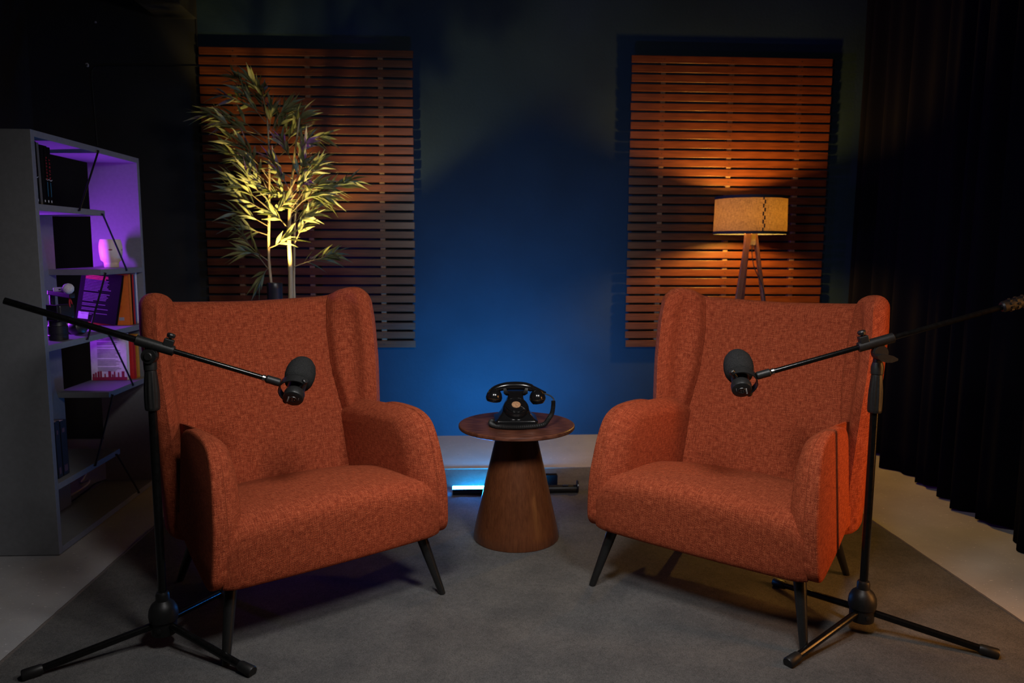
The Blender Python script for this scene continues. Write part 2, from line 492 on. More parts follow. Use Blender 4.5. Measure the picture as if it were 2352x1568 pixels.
def arm_mesh(sg):
    secs = [(.2925, .30, 0, .098), (.2935, .30, 0, .086), (.297, .30, 0, .070), (.303, .295, 0, .054), (.312, .29, 0, .038), (.323, .28, 0, .024), (.336, .27, 0, .012), (.350, .262, 0, .004), (.358, .262, .004, 0),
            (.360, .065, .004, 0), (.363, .06, 0, 0), (.392, .06, 0, 0), (.397, .06, .002, 0), (.400, .06, .006, 0), (.4015, .06, .012, 0)]
    rings = []
    for x, yb, ins, soft in secs:
        rg = []
        for p in arm_outline(yb, ins, 110, soft):
            k = max(0, (x-.33)/.07)
            xx = x + k*(-.06*(p.y-.42) - .045*(p.x+.33)) if x > .33 else x
            rg.append(Vector((sg*xx, p.x, p.y)))
        rings.append(rg)
    return MB().loft(rings)

def seat_mesh():
    xsn = [-.376, -.374, -.370, -.362, -.345, -.325, -.30, -.25, -.19, -.12, -.05, 0]
    xsn = xsn + [-x for x in xsn[-2::-1]]
    rings = []
    for x in xsn:
        a = abs(x); c = max(0.0, 1 - (a/.34)**2)
        e = max(0.0, (a-.325)/.05); e2 = e*e
        top = .418 + .030*c**.7 - .030*e
        fr = -.3560 - .012*c + .012*max(0, e-.6)**2
        pr = [(-.322, .226+.012*e2), (fr+.014, .226+.004*e2), (fr+.004, .262), (fr, lerp(.262, top-.055, .5)), (fr-.002, top-.055), (fr+.008, top-.022), (fr+.034, top-.003), (fr+.09, top+.004),
              (-.12, top-.002), (0, top-.016), (.12, top-.044), (.22, .358+.012*c), (.27, .33), (.27, .29), (.10, .275), (-.1, .262), (-.24, .240)]
        s = 1 - .012*e2*2
        rings.append([Vector((x, p.x*s, p.y)) for p in catmull([(b, d, 0) for b, d in pr], 90, True)])
    return MB().loft(rings)

def back_mesh():
    def sec(z):
        yb = interp(z, [.24, .36, .59, .80, .93, 1.0, 1.06], [.150, .187, .255, .318, .352, .365, .368])
        xf = interp(z, [.24, .50, .62, .75, .90, 1.03], [.330, .312, .292, .276, .278, .292])
        yf = interp(z, [.24, .40, .62, .75, .90, 1.06], [.118, .112, .122, .140, .166, .200])
        xo = interp(z, [.24, .40, .62, .80, .95, 1.06], [.392, .404, .419, .430, .432, .424])
        O = [(xo-.034, yf), (xo-.004, yf+.030), (xo, yf+.075), (xo-.014, yf+.145), (xo-.050, yb+.050), (xo-.115, yb+.092), (.18, yb+.108), (0, yb+.112)]
        I = [(xo-.036, yf+.001), (xo-.068, yf+.024), (xo-.088, yf+.070), (xf+.013, yb-.055), (xf+.003, yb-.010), (xf-.010, yb), (.15, yb+.004), (0, yb+.010)]
        O = O + [(-a, b) for a, b in O[-2::-1]]; I = I + [(-a, b) for a, b in I[-2::-1]]
        O = catmull([(a, b, 0) for a, b in O], 85); I = catmull([(a, b, 0) for a, b in I], 85)
        return O, I
    zt0 = [1.022, 1.052, 1.072, 1.064, 1.044, 1.032, 1.026, 1.022]
    zt0 = zt0 + zt0[-2::-1]
    zt = [p.x for p in catmull([(a, 0, 0) for a in zt0], 85)]
    zb = .238; r = .042
    rings = []
    # bottom rounding, body, top rounding
    lev = [('b', a) for a in (90, 60, 30)] + [('m', k/22) for k in range(23)] + [('t', a) for a in (18, 36, 54, 72, 90)]
    N2 = 85
    for kind, a in lev:
        ring_o = []; ring_i = []
        for i in range(N2):
            zi = zt[i]
            if kind == 'm': z = lerp(zb + r*.6, zi - r, a); kx = 0
            elif kind == 't': z = zi - r + r*math.sin(math.radians(a)); kx = 1 - math.cos(math.radians(a))
            else: z = zb + r*.6 - r*.6*math.sin(math.radians(a)); kx = 1 - math.cos(math.radians(a))
            O, I = SECC(z, sec)
            o, q = O[i], I[i]; m = (o+q)*.5; h = (o-q).length/2
            if kx and h > 1e-5:
                s = max(0.02, 1 - kx*min(1.0, r/h) if kind == 't' else 1 - kx*min(.6, r*.6/h))
                o = m + (o-m)*s; q = m + (q-m)*s
            ring_o.append(Vector((o.x, o.y, z))); ring_i.append(Vector((q.x, q.y, z)))
        rings.append(ring_o + ring_i[::-1])
    mb = MB().loft(rings, True, False, False)
    n = 2*N2
    for j, base in ((0, 0), (len(rings)-1, (len(rings)-1)*n)):
        fs = []
        for i in range(N2-1):
            a, b = base+i, base+i+1; c, d = base+n-1-(i+1), base+n-1-i
            fs.append((a, b, c, d))
        for q in fs: mb.f.append(list(q)); mb.uv.append(None); mb.mi.append(0)
    return mb
_cache = {}
def SECC(z, sec):
    k = round(z, 3)
    if k not in _cache: _cache[k] = sec(k)
    return _cache[k]

def leg_mesh(top, foot):
    top, foot = V(*top), V(*foot)
    d = (foot-top)
    pts = [top + d*t for t in (0, .25, .5, .75, .96, 1.0)]
    return MB().tube(pts, [.022, .0195, .017, .0145, .0125, .0115], 20)

def make_armchair(label):
    t = thing('armchair', label, 'armchair', group='rust wingback armchairs')
    seat_mesh().build('seat', FAB, t, 50)
    back_mesh().build('backrest', FAB, t, 50)
    for sg in (-1, 1):
        a = arm_mesh(sg).build('armrest', FAB, t, 50)
        # dark piping down the rear of the outer panel
        pts = []
        for (y, z) in catmull([(-.12, .655, 0), (-.075, .645, 0), (-.052, .61, 0), (-.045, .54, 0), (-.046, .44, 0), (-.062, .34, 0), (-.086, .268, 0)], 30) and [(p.x, p.y) for p in catmull([(-.14, .6555, 0), (-.085, .648, 0), (-.056, .615, 0), (-.045, .54, 0), (-.046, .44, 0), (-.062, .34, 0), (-.086, .262, 0)], 34)]:
            k = 1.0
            pts.append(V(sg*(.3985 + (-.06*(z-.42) - .045*(y+.33))), y, z))
        MB().tube(pts, [min(.0024, .0003 + .0004*i) for i in range(len(pts))], 8).build('piping', PIPE, a)
        # front seam welt
        out = arm_outline(.035, .0045)
        o2 = [p for p in out if p.x < -.20 and p.y > .235]
        i0 = max(range(len(o2)), key=lambda i: o2[i].y if o2[i].x > -.26 else -1)
        o2.sort(key=lambda p: -p.y if True else 0)
        pts = [V(sg*(.3945 + (-.06*(p.y-.42) - .045*(p.x+.33))), p.x-.001, p.y) for p in o2 if (p.x < -.27 or p.y > .6) and p.y > .275]
        MB().tube(pts, .0016, 6).build('seam_welt', WELT, a)
    for sg in (-1, 1):
        leg_mesh((sg*.325, -.262, .262), (sg*.381, -.345, .006)).build('leg', LEG, t)
        leg_mesh((sg*.285, .16, .30), (sg*.321, .345, .006)).build('leg', LEG, t)
    return t
def kids(o): return [c for c in bpy.data.objects if c.parent == o]
def dup(root, label):
    q = root.copy(); COL.objects.link(q); q['label'] = label
    for ch in kids(root):
        c = ch.copy(); COL.objects.link(c); c.parent = q
        for g in kids(ch):
            d = g.copy(); COL.objects.link(d); d.parent = c
    return q
ch1 = make_armchair('rust orange wingback armchair beside the bookshelf, left of the walnut side table')
ch2 = dup(ch1, 'rust orange wingback armchair in front of the floor lamp, right of the walnut side table')
ch1.location = (-.606, 2.667, 0); ch1.rotation_euler = (0, 0, .617)
ch2.location = (.963, 2.655, 0); ch2.rotation_euler = (0, 0, -.725)

# ---------------------------------------------------------------- side table
t = thing('side_table', 'round walnut side table with a cone pedestal between the armchairs', 'table', (.200, 3.14, 0))
MB().lathe([(.05, .4815), (.233, .4815), (.238, .482), (.2415, .4835), (.2430, .4855), (.2435, .488), (.2435, .4945), (.2425, .4975), (.2400, .4995), (.2370, .500), (.232, .5001), (.1, .5001), (.002, .5001)], 96, (0, 0, 0)).build('tabletop', WALT, t, 25)
MB().lathe([(.172, .006), (.180, .007), (.1815, .012), (.176, .05), (.130, .26), (.0785, .4812)], 96).build('pedestal', WALN, t, 60)

# ---------------------------------------------------------------- telephone
def rrect(hw, hd, z, yc=0.0, rad=.02, n=10):
    pts = []
    rad = min(rad, hw*.95, hd*.95)
    for cx, cy, a0 in ((hw-rad, hd-rad, 0), (-hw+rad, hd-rad, 90), (-hw+rad, -hd+rad, 180), (hw-rad, -hd+rad, 270)):
        for k in range(n):
            a = math.radians(a0 + 90*k/(n-1))
            pts.append(V(cx + rad*math.cos(a), yc + cy + rad*math.sin(a), z))
    return pts
t = thing('telephone', 'vintage black rotary telephone standing on the round side table', 'telephone', (.194, 3.115, .5005))
b = MB()
b.loft([rrect(.0865, .076, 0.0000, 0, .014), rrect(.088, .0775, 0.0020, 0, .015), rrect(.088, .0775, 0.0285, 0, .015), rrect(.0868, .0763, 0.0308, 0, .015), rrect(.083, .0725, 0.0316, 0, .014),
        rrect(.0765, .066, 0.0355, 0, .014), rrect(.0735, .063, 0.0375, 0, .014), rrect(.0685, .059, 0.0430, .002, .014), rrect(.0605, .053, 0.0530, .006, .014), rrect(.0540, .048, 0.0650, .010, .014), rrect(.0480, .042, 0.0790, .016, .014),
        rrect(.0400, .034, 0.0930, .022, .012), rrect(.0355, .028, 0.1030, .026, .010), rrect(.0345, .026, 0.1065, .027, .010), rrect(.0325, .024, 0.1075, .027, .010), rrect(.0325, .023, 0.1310, .027, .010), rrect(.037, .023, 0.1370, .027, .010), rrect(.035, .020, 0.1400, .027, .008)])
b.build('body', BAKE, t, 40)
for sg in (-1, 1):
    MB().loft([[V(sg*x, y, 0.1210) for (x, y) in ((.026, .010), (.038, .010), (.038, .046), (.026, .046))]] +
              [[V(sg*x, y, 0.1310) for (x, y) in ((.028, .000), (.050, .000), (.050, .054), (.028, .054))]] +
              [[V(sg*x, y, 0.1510) for (x, y) in ((.039, .004), (.051, .004), (.051, .050), (.039, .050))]] +
              [[V(sg*x, y, 0.1560) for (x, y) in ((.042, .008), (.049, .008), (.049, .046), (.042, .046))]]).build('cradle', BAKE, t, 30)
nrm = V(0, -.52, .855); R = frame(nrm, (1, 0, 0)).to_3x3(); dc = V(0, -.030, .0875)
dl = MB().lathe([(.056, -.030), (.053, -.012), (.0490, -.001), (.0465, .002), (.0445, .001), (.02, .001)], 48, dc, R).build('dial', BAKE, t, 40)
fw = MB()
fw.lathe([(.0425, .0012), (.0425, .0040), (.041, .0048), (.0200, .0048), (.0200, .0012)], 48, dc, R)
for k in range(10):
    a = math.radians(-10 + 29*k)
    c = dc + R @ V(.0312*math.cos(a), .0312*math.sin(a), 0)
    fw.lathe([(.0072, .0046), (.0072, .0062), (.0058, .0066), (.0053, .0052), (.0005, .0052)], 16, c, R)
fw.build('finger_wheel', BAKE, dl)
MB().lathe([(.0185, .002), (.0185, .0056), (.0178, .0062), (.001, .0066)], 32, dc, R).build('dial_card', CARD, dl)
a = math.radians(-38)
MB().tube([dc + R @ V(.020*math.cos(a), .020*math.sin(a), .0085), dc + R @ V(.036*math.cos(a), .036*math.sin(a), .0085), dc + R @ V(.045*math.cos(a), .045*math.sin(a), .004)], .0013, 8).build('finger_stop', STEEL, dl)
# handset
hs = MB(); pts = catmull([(-.103, .027, .118), (-.080, .027, .134), (-.042, .027, .1445), (0, .027, .1470), (.042, .027, .1440), (.082, .027, .131), (.128, .027, .114)], 40)
hs.tube(pts, [(.0105 if i > 30 else .0135) + .0035*math.sin(PI*i/39) - (max(0, i-32)*.0007) for i in range(40)], 20)
hset = hs.build('handset', BAKE, t, 60); hset.location = (0, 0, .013)
for sg, tilt in ((-1, .10), (1, -.12)):
    c = V(sg*.0905 + .002, .024, .1035 if sg < 0 else .0985); R2 = Matrix.Rotation(tilt, 3, 'Y')
    MB().lathe([(.002, .0325), (.014, .030), (.024, .022), (.0315, .010), (.034, -.003), (.034, -.0065)], 36, c, R2).build('receiver_cup', BAKE, hset, 60)
    if sg < 0: pr = [(.0335, -.0070), (.033, -.014), (.029, -.021), (.022, -.0235), (.002, -.0235)]
    else: pr = [(.0335, -.0070), (.0325, -.014), (.028, -.020), (.024, -.026), (.020, -.026), (.016, -.020), (.002, -.020)]
    MB().lathe(pr, 36, c, R2).build('receiver_cap', BAKE, hset, 40)
    MB().lathe([(.0336, -.0058), (.0349, -.0062), (.0349, -.0078), (.0336, -.0082)], 36, c, R2, 0, False).build('brass_ring', BRASS, hset)
cp = lambda px, py, y: V((px-1085)/11.2/548, y, (1262-py)/11.2/548*1.03 - (y+.0775)*.23)
thin = catmull([cp(1790, 372, .022), cp(1890, 392, .018), cp(1990, 440, .008), cp(2055, 520, -.002), cp(2050, 590, -.006)], 24)
MB().tube(thin, .0030, 8).build('handset_wire', CORD, t)
def onT(px, y): return V((px-1085)/11.2/548, y, .0105)
coil = catmull([cp(2045, 560, -.006), cp(2040, 700, -.012), cp(2000, 880, -.024), V(.132, -.046, .032), V(.112, -.064, .015), onT(1500, -.080), onT(1250, -.091), onT(1000, -.094), onT(760, -.086), onT(560, -.064), onT(455, -.030), onT(460, .012), onT(580, .035)], 420)
MB().tube(coil, [.0088 + .0014*math.sin(i*2*PI/3.5) for i in range(420)], 12).build('coiled_cord', CORD, t, 80)

# ---------------------------------------------------------------- microphone stands
def mic_stand(label, bx, by, feet, ztop, boomA, boomB, clampt, grip, knob_up):
    t = thing('microphone_stand', label, 'microphone stand', (bx, by, 0), 0, 'black boom microphone stands')
    o = V(bx, by, 0)
    MB().tube([(0, 0, .10), (0, 0, .5), (0, 0, ztop-.11)], .0125, 24).build('pole', STAND, t)
    MB().lathe([(.0105, ztop-.13), (.0105, ztop-.05)], 20).build('inner_pole', STAND, t)
    gr = MB()
    gr.loft([[V(rr*(1 - fl*(1 + math.cos(10*2*PI*i/80)))*math.cos(2*PI*i/80), rr*(1 - fl*(1 + math.cos(10*2*PI*i/80)))*math.sin(2*PI*i/80), ztop + z) for i in range(80)]
        for rr, z, fl in ((.0190, -.178, 0), (.0208, -.175, .0), (.0216, -.168, .035), (.0220, -.140, .045), (.0212, -.110, .045), (.0190, -.085, .04), (.0172, -.064, .015), (.0165, -.060, 0), (.0162, -.058, 0), (.0185, -.056, 0), (.0188, -.035, 0), (.0150, -.020, 0))])
    gr.build('grip_clutch', PLAS, t, 40)
    hub = MB()
    hub.lathe([(.020, .046), (.036, .048), (.0375, .052), (.0375, .088), (.0415, .092), (.0435, .108), (.041, .126), (.033, .142), (.022, .151), (.020, .153), (.020, .172), (.017, .178), (.0125, .180)], 36)
    hub.lathe([(.007, .036), (.007, .041), (.002, .042)], 12, (0, 0, .07), Matrix.Rotation(PI/2, 3, 'X'))
    hub.build('hub', PLAS, t, 30)
    for fx, fy in feet:
        d = V(fx, fy, .020) - V(bx, by, .075); d3 = V(fx-bx, fy-by, 0)
        e = d3.normalized()
        a = e*.030 + V(0, 0, .078); z = d3 + V(0, 0, .0185)
        lg = MB().tube([a, (a+z)/2, z], .0112, 16).build('leg', STAND, t)
        q = (z - a).normalized()
        MB().tube([z - q*.045, z - q*.040, z + q*.004, z + q*.008], [.0125, .0148, .0175, .0155], 20).build('foot_cap', PLAS, lg)
    # boom
    A = V(*boomA) - o; B = V(*boomB) - o; d = (B-A).normalized()
    C = A + (B-A)*clampt
    L = (B-A).length
    bm = MB().tube([A, A.lerp(C, .98)], .0098 if not grip else .0085, 16); bm.tube([A.lerp(C, .9), B], .0080, 16)
    for q in (.25, .42, .5, .62, .78): bm.tube([A.lerp(C, q), A.lerp(C, q) + d*.003], .0102 if not grip else .0088, 16)
    bo = bm.build('boom', STAND, t)
    side = d.cross(V(0, 0, 1)).normalized(); up = side.cross(d).normalized()
    MB().tube([B - d*.002, B + d*.002, B + d*.040, B + d*.042], [.009, .0125, .0125, .011], 18).build('boom_end_fitting', PLAS, bo)
    MB().tube([B - d*.012, B - d*.004], .0105, 18).build('thread_ring', STEEL, bo)
    if grip:
        g = MB(); 
        g.tube([A - d*.02, A, A + d*.165, A + d*.170], [.016, .018, .017, .014], 20)
        for i in range(8):
            for k in range(10):
                an = 2*PI*(k + .5*(i % 2))/10
                c = A + d*(.012 + .019*i) + (side*math.cos(an) + up*math.sin(an))*.0158
                g.box(c, (.007, .007, .007), frame(d, side).to_3x3() @ Matrix.Rotation(an + PI/4, 3, 'Z'))
        g.build('counterweight_grip', PLAS, bo, 30)
    cl = MB()
    Rm = Matrix((d, side, up)).transposed()
    cl.tube([C - d*.052, C - d*.050, C + d*.056, C + d*.058], [.012, .0155, .0155, .012], 20)
    cl.box(C + d*.036 + up*.018, (.028, .024, .026), Rm, 0, .003)
    top = V(0, 0, ztop)
    pc = V(top.x*.75 + C.x*.25, C.y + .002, C.z - .032)
    cl.lathe([(.008, -.0125), (.0215, -.0125), (.0225, -.0105), (.0225, .0105), (.0215, .0125), (.008, .0125)], 28, pc, Matrix.Rotation(PI/2, 3, 'X'))
    cl.box((pc + C)*.5, (.036, .018, (C-pc).length + .006), None, 0, .004)
    cl.box(V(top.x, top.y, pc.z - .022), (.024, .022, .030), None, 0, .005)
    clo = cl.build('boom_clamp', PLAS, t, 40)
    kn = MB(); kc = C + d*.036 + up*.040
    kn.tube([kc - up*.014, kc - up*.004], .004, 10)
    kn.tube([kc - up*.006, kc - up*.004, kc + up*.004, kc + up*.008, kc + up*.009], [.006, .011, .0125, .010, .004], 10)
    kn.build('clamp_knob', PLAS, clo, 20)
    if knob_up == 'disc':
        MB().lathe([(.012, .011), (.012, .016), (.010, .018), (.002, .018)], 20, pc, Matrix.Rotation(PI/2, 3, 'X')).build('pivot_bolt', STEEL if False else PLAS, clo)
    else:
        w = MB(); wt = top; top = pc + V(0, 0, -.002); w.loft([[top + V(.006, -.02, -.012) + V(s*x*math.cos(.35) , -.012*yy, .30*x*s*-.4 + zz) for (x, yy, zz, s) in
            ((.03, 1, .004, -1), (.018, 1, .010, -1), (0, 1, .011, 1), (.022, 1, .010, 1), (.038, 1, .004, 1), (.038, 1, -.002, 1), (.018, 1, -.011, 1), (0, 1, -.013, 1), (.018, 1, -.010, -1), (.03, 1, -.003, -1))] ,
            [top + V(.006, -.02, -.012) + V(s*x*math.cos(.35), .010*yy, .30*x*s*-.4 + zz) for (x, yy, zz, s) in
            ((.03, 1, .004, -1), (.018, 1, .010, -1), (0, 1, .011, 1), (.022, 1, .010, 1), (.038, 1, .004, 1), (.038, 1, -.002, 1), (.018, 1, -.011, 1), (0, 1, -.013, 1), (.018, 1, -.010, -1), (.03, 1, -.003, -1))]])
        w.build('wing_knob', PLAS, clo, 65)
    return t
def boom_ends(far, joint):
    far, joint = V(*far), V(*joint); return far, joint - (joint-far).normalized()*.046
BL = boom_ends((-1.290, 2.20, 1.0785), (-.575, 2.35, .8155))
BR = boom_ends((1.760, 2.185, 1.112), (.890, 2.30, .8385))
mic_stand('black boom microphone stand in front of the bookshelf and the left armchair', -.940, 2.29, ((-1.262, 2.118), (-.628, 2.107), (-.865, 2.640)), .925, BL[0], BL[1], .548, False, 'disc')
mic_stand('black boom microphone stand at the right armchair, with a textured grip on its boom', 1.262, 2.27, ((.945, 2.080), (1.592, 2.098), (1.125, 2.615)), .906, BR[0], BR[1], .622, True, 'wing')

# ---------------------------------------------------------------- microphones
def microphone(label, joint, sx, cap_word, ax):
    """sx = +1: boom comes from the left"""
    J = V(*joint)
    a = V(ax, .84, .54).normalized()            # mic axis, points at the sitter
    c = V(-1.0*sx, 0.10, .22); c = (c - a*c.dot(a)).normalized()    # towards the boom
    b = a.cross(c).normalized()
    if b.y > 0: b = -b                              # pivot axis, towards the camera
    ph = math.radians(33)
    b, c = (b*math.cos(ph) - c*math.sin(ph)).normalized(), (c*math.cos(ph) + b*math.sin(ph)).normalized()
    Rk = .050; ya = -.026
    m = J - c*Rk - a*ya
    t = thing('microphone', label, 'microphone', m, 0, 'black podcast microphones')
    Rz = frame(a, c).to_3x3()
    MB().lathe([(.030, .006), (.040, .010), (.0445, .022), (.0470, .042), (.0465, .062), (.042, .084), (.033, .101), (.020, .111), (.006, .115), (.001, .1152)], 48, (0, 0, 0), Rz).build('foam_windscreen', FOAM, t, 80)
    bo = MB()
    bo.lathe([(.026, -.062), (.0295, -.0605), (.031, -.056), (.0315, -.040), (.030, -.034), (.0275, -.030), (.0275, .0), (.031, .008), (.031, .020)], 40, (0, 0, 0), Rz)
    body = bo.build('body', MICB, t, 30)
    cp = MB()
    cp.lathe([(.0005, -.0625), (.0225, -.0625), (.0245, -.0620), (.0262, -.0618)], 36, (0, 0, 0), Rz, 0, False)
    cp.lathe([(.0115, -.0625), (.0105, -.0645), (.0095, -.0635), (.0005, -.0628)], 28, (0, 0, 0), Rz, 0, False)
    cp.build('rear_plate', MICB, body, 30)
    pins = MB()
    for k in range(3):
        an = 2*PI*k/3 + .5
        q = Rz @ V(.0045*math.cos(an), .0045*math.sin(an), 0)
        pins.tube([q - a*.0625, q - a*.0655], .0013, 8)
    pins.build('connector_pins', STEEL, body)
    # lettering on the rear plate
    pr = V(1, 0, 0) - a*a.x; pr.normalize()
    upv = -a.cross(pr) if (a.cross(pr)).z < 0 else a.cross(pr)
    if sx > 0: xd = (upv*.95 + pr*.35).normalized()
    else: xd = (-upv*.95 + pr*.35).normalized()
    text_mesh(cap_word, .0085, 'lettering', WHITE, body, frame(-a, xd, -a*.0629 - pr*.0155*sx), .0002)
    pw = pr*.0165*sx - a*.0629
    ln = MB(); ln.box(pw, (.010, .0012, .0004), frame(-a, xd).to_3x3()); ln.build('small_print', GREYINK, body)
    # U bracket
    rin = []
    for k in range(25):
        an = PI*k/24
        rad = (b*math.cos(an)*.97 + c*math.sin(an)).normalized()
        ctr = rad*Rk + a*ya
        w = .0125
        rin.append([ctr + a*(w+.004) + rad*.0016, ctr - a*(w-.004) + rad*.0016, ctr - a*(w-.004) - rad*.0016, ctr + a*(w+.004) - rad*.0016])
    MB().loft(rin).build('yoke', MICB, t, 30)
    for sg in (1, -1):
        kn = MB(); kb = b*sg; ao = a*ya
        kn.tube([ao + kb*(.020), ao + kb*(Rk*.97)], .0075, 14)
        kn.tube([ao + kb*(Rk*.95), ao + kb*(Rk*.97), ao + kb*(Rk*.97+.011), ao + kb*(Rk*.97+.0125)], [.008, .0100, .0090, .007], 24)
        k2 = kn.build('yoke_knob', MICB, t, 30)
        MB().tube([ao + kb*(Rk*.97+.0115), ao + kb*(Rk*.97+.0132)], [.0026, .0020], 12).build('screw_head', STEEL, k2)
    return t
dL = (BL[1]-BL[0]).normalized(); dR = (BR[1]-BR[0]).normalized()
microphone('black foam-covered microphone on the boom in front of the left armchair', BL[1] + dL*.046, 1, 'maono', .03)
microphone('black foam-covered microphone on the boom in front of the right armchair', BR[1] + dR*.046, -1, 'maono', .18)

# ---------------------------------------------------------------- bookshelf
XF, XB = -1.637, -1.876; Y0, Y1 = 3.030, 3.980; HT = 1.664; TH = .025
SH = {'a': 1.3765, 'b': 1.114, 'c': .832, 'd': .5575, 'e': .2755}
t = thing('bookshelf', 'tall grey open-backed bookshelf with black diagonal rods by the left wall', 'bookshelf', (-1.756, 3.505, 0))
bo = t.location.copy()
def bs(name, x0, x1, y0, y1, z0, z1, m=SHELF):
    return MB().box(V((x0+x1)/2, (y0+y1)/2, (z0+z1)/2) - bo, (abs(x1-x0), abs(y1-y0), abs(z1-z0)), None, 0, .0012).build(name, m, t)
bs('side_panel', XB, XF, Y0, Y0+TH, .003, HT); bs('side_panel', XB, XF, Y1-TH, Y1, .003, HT)
bs('top_panel', XB, XF, Y0+TH, Y1-TH, HT-TH, HT); bs('bottom_panel', XB, XF, Y0+TH, Y1-TH, .004, .029)
bs('back_upright', XB, XB+.014, 3.475, 3.577, .029, HT-TH)
bs('shelf', XB, XF, Y0+TH, 3.588, SH['a']-TH/2, SH['a']+TH/2)
bs('shelf', XB, XF, 3.517, Y1-TH, SH['b']-TH/2, SH['b']+TH/2)
bs('shelf', XB, XF, Y0+TH, Y1-TH, SH['c']-TH/2, SH['c']+TH/2)
bs('shelf', XB, XF, 3.524, Y1-TH, SH['d']-TH/2, SH['d']+TH/2)
bs('shelf', XB, XF, Y0+TH, 3.600, SH['e']-TH/2, SH['e']+TH/2)
zs = [HT-.012, SH['a'], SH['b'], SH['c'], SH['d'], SH['e'], .018]
for i in range(6):
    ya, yb = (3.548, 3.348) if i % 2 == 0 else (3.552, 3.765)
    p = V(XF+.006, ya, zs[i]-.004) - bo; q = V(XF+.006, yb, zs[i+1]+.002) - bo
    rd = MB().tube([p - V(.012, 0, 0), p, q, q - V(.012, 0, 0)], .0042, 10)
    rd.build('brace_rod', ROD, t)

def lines(mb, M3, o, rows):
    """printed lines: rows of (x0, x1, y, h) in the cover plane"""
    for x0, x1, y, h in rows:
        mb.box(o + M3 @ V((x0+x1)/2, y, .0004), (x1-x0, h, .0004), M3)

def book(label, loc, w, th, h, cover, rz=0.0, lean=0.0, leanx=0.0, group=None, spine_txt=None, front=None):
    """upright book: spine towards +X, thickness along Y, width w back to -X; origin at the spine's near bottom corner"""
    t = thing('book', label, 'book', loc, rz, group)
    t.rotation_euler = (lean, leanx, rz)
    c = MB()
    c.box((-w/2, .0012, h/2), (w, .0024, h), None, 0, .0006); c.box((-w/2, th-.0012, h/2), (w, .0024, h), None, 0, .0006)
    c.box((-.0014, th/2, h/2), (.0028, th, h), None, 0, .0008)
    c.build('cover', cover, t)
    MB().box((-w/2-.001, th/2, h/2), (w-.010, th-.0048, h-.006)).build('pages', PAGES, t)
    return t
# top compartment: black paperbacks against the side panel
SM = frame((1, 0, 0), (0, 0, -1)).to_3x3()
zb = SH['a'] + TH/2
yy = Y0 + TH + .002 + .236*math.sin(.028)
GREYSP = flat('grey_spine', (0.10, 0.095, 0.088))
specs = [(.034, .236, BLACKB, 'black book with red spine lettering pressed against the side panel, top shelf', 'Ж и з н ь', .028),
         (.016, .234, GREYSP, 'pale grey spine leaning between the black books, top shelf', None, .028),
         (.026, .229, BLACKB, 'plain black book just right of the pale spine, top shelf', 'том', .012),
         (.020, .229, BLACKB, 'black book with a dull red title, second from the right on the top shelf', 'В е р н о с т ь', .0),
         (.022, .226, BLACKB, 'black book with bright red title and blue line, rightmost on the top shelf', 'А т л а н т', .0)]
for th, h, cv, lab, word, ln in specs:
    bk = book(lab, (-1.652, yy, zb + .0004), .150, th, h, cv, 0, ln, 0, 'books on the top shelf')
    if word and word != 'том':
        Mx = frame((1, 0, 0), (0, 0, 1), (.0006, th*.5, h*.62))
        text_mesh(word, .017 if len(word) < 12 else .014, 'spine_title', REDINK, bk, Mx, .0003)
        Mx = frame((1, 0, 0), (0, 0, 1), (.0006, th*.5, h*.43)); text_mesh('(', .026, 'spine_mark', WHITE, bk, Mx, .0003)
        ln2 = MB(); lines(ln2, SM, V(.0003, th*.5, h*.27), [(-.028, .028, 0, .004)]); ln2.build('spine_line', BLUEINK, bk)
    if cv is BLACKB:
        lo = MB(); lo.box((.0004, th*.5, h*.065), (.0004, .006, .009)); lo.build('publisher_mark', WHITE, bk)
    yy += th + .0015
# third compartment, standing with covers towards the room
zc = SH['c'] + TH/2 + .0005
CM = frame((0, -1, 0), (1, 0, 0)).to_3x3()
bk = book('thin white book against the far side panel, rearmost of the middle shelf row', (-1.664, 3.928, zc), .195, .020, .262, WHCOV, 0, 0, 0, 'books on the middle shelf')
bk = book('slim blue-edged book between the white and red books, middle shelf', (-1.664, 3.913, zc), .185, .013, .244, BLCOV, 0, 0, 0, 'books on the middle shelf')
bk = book('red book in the middle shelf row, behind the black spine', (-1.664, 3.892, zc), .180, .019, .247, RDCOV, 0, 0, 0, 'books on the middle shelf')
bk = book('narrow black book between the orange and red books, middle shelf', (-1.664, 3.877, zc), .175, .0135, .248, BLACKB, 0, 0, 0, 'books on the middle shelf')
bk = book('bright orange book behind the leaning black book, middle shelf', (-1.664, 3.852, zc), .205, .0235, .249, ORCOV, 0, 0, 0, 'books on the middle shelf')
ln = MB(); lines(ln, CM, V(0, 0, 0), [(-.060, -.038+rnd.uniform(-.01, 0), .19-.0075*i, .003) for i in range(17)]); ln.build('cover_text', RDCOV, bk)
ln = MB(); lines(ln, CM, V(0, 0, 0), [(-.055, -.030, .018+.012, .016)]); ln.build('barcode_label', GREYINK, bk)
bk = book('black paperback leaning at an angle, its text-covered back facing the room, middle shelf', (-1.715, 3.800, zc+.0048), .195, .022, .245, BLACKB, -.03, -.16, .12, 'books on the middle shelf')
rows = []; R1 = random.Random(4)
yv = .205
for blk in (8, 6, 2, 2, 2):
    for i in range(blk):
        rows.append((-.172, -.172 + (.118 if i < blk-1 else .06) + R1.uniform(-.012, .012), yv, .0028)); yv -= .0072
    yv -= .0075
ln = MB(); lines(ln, CM, V(0, 0, 0), rows); ln.build('cover_text', DKINK, bk)
ln = MB(); lines(ln, CM, V(0, 0, 0), [(-.172, -.066, .226, .004), (-.172, -.064, .219, .004), (-.172, -.075, .212, .004)]); ln.build('cover_heading', REDINK, bk)
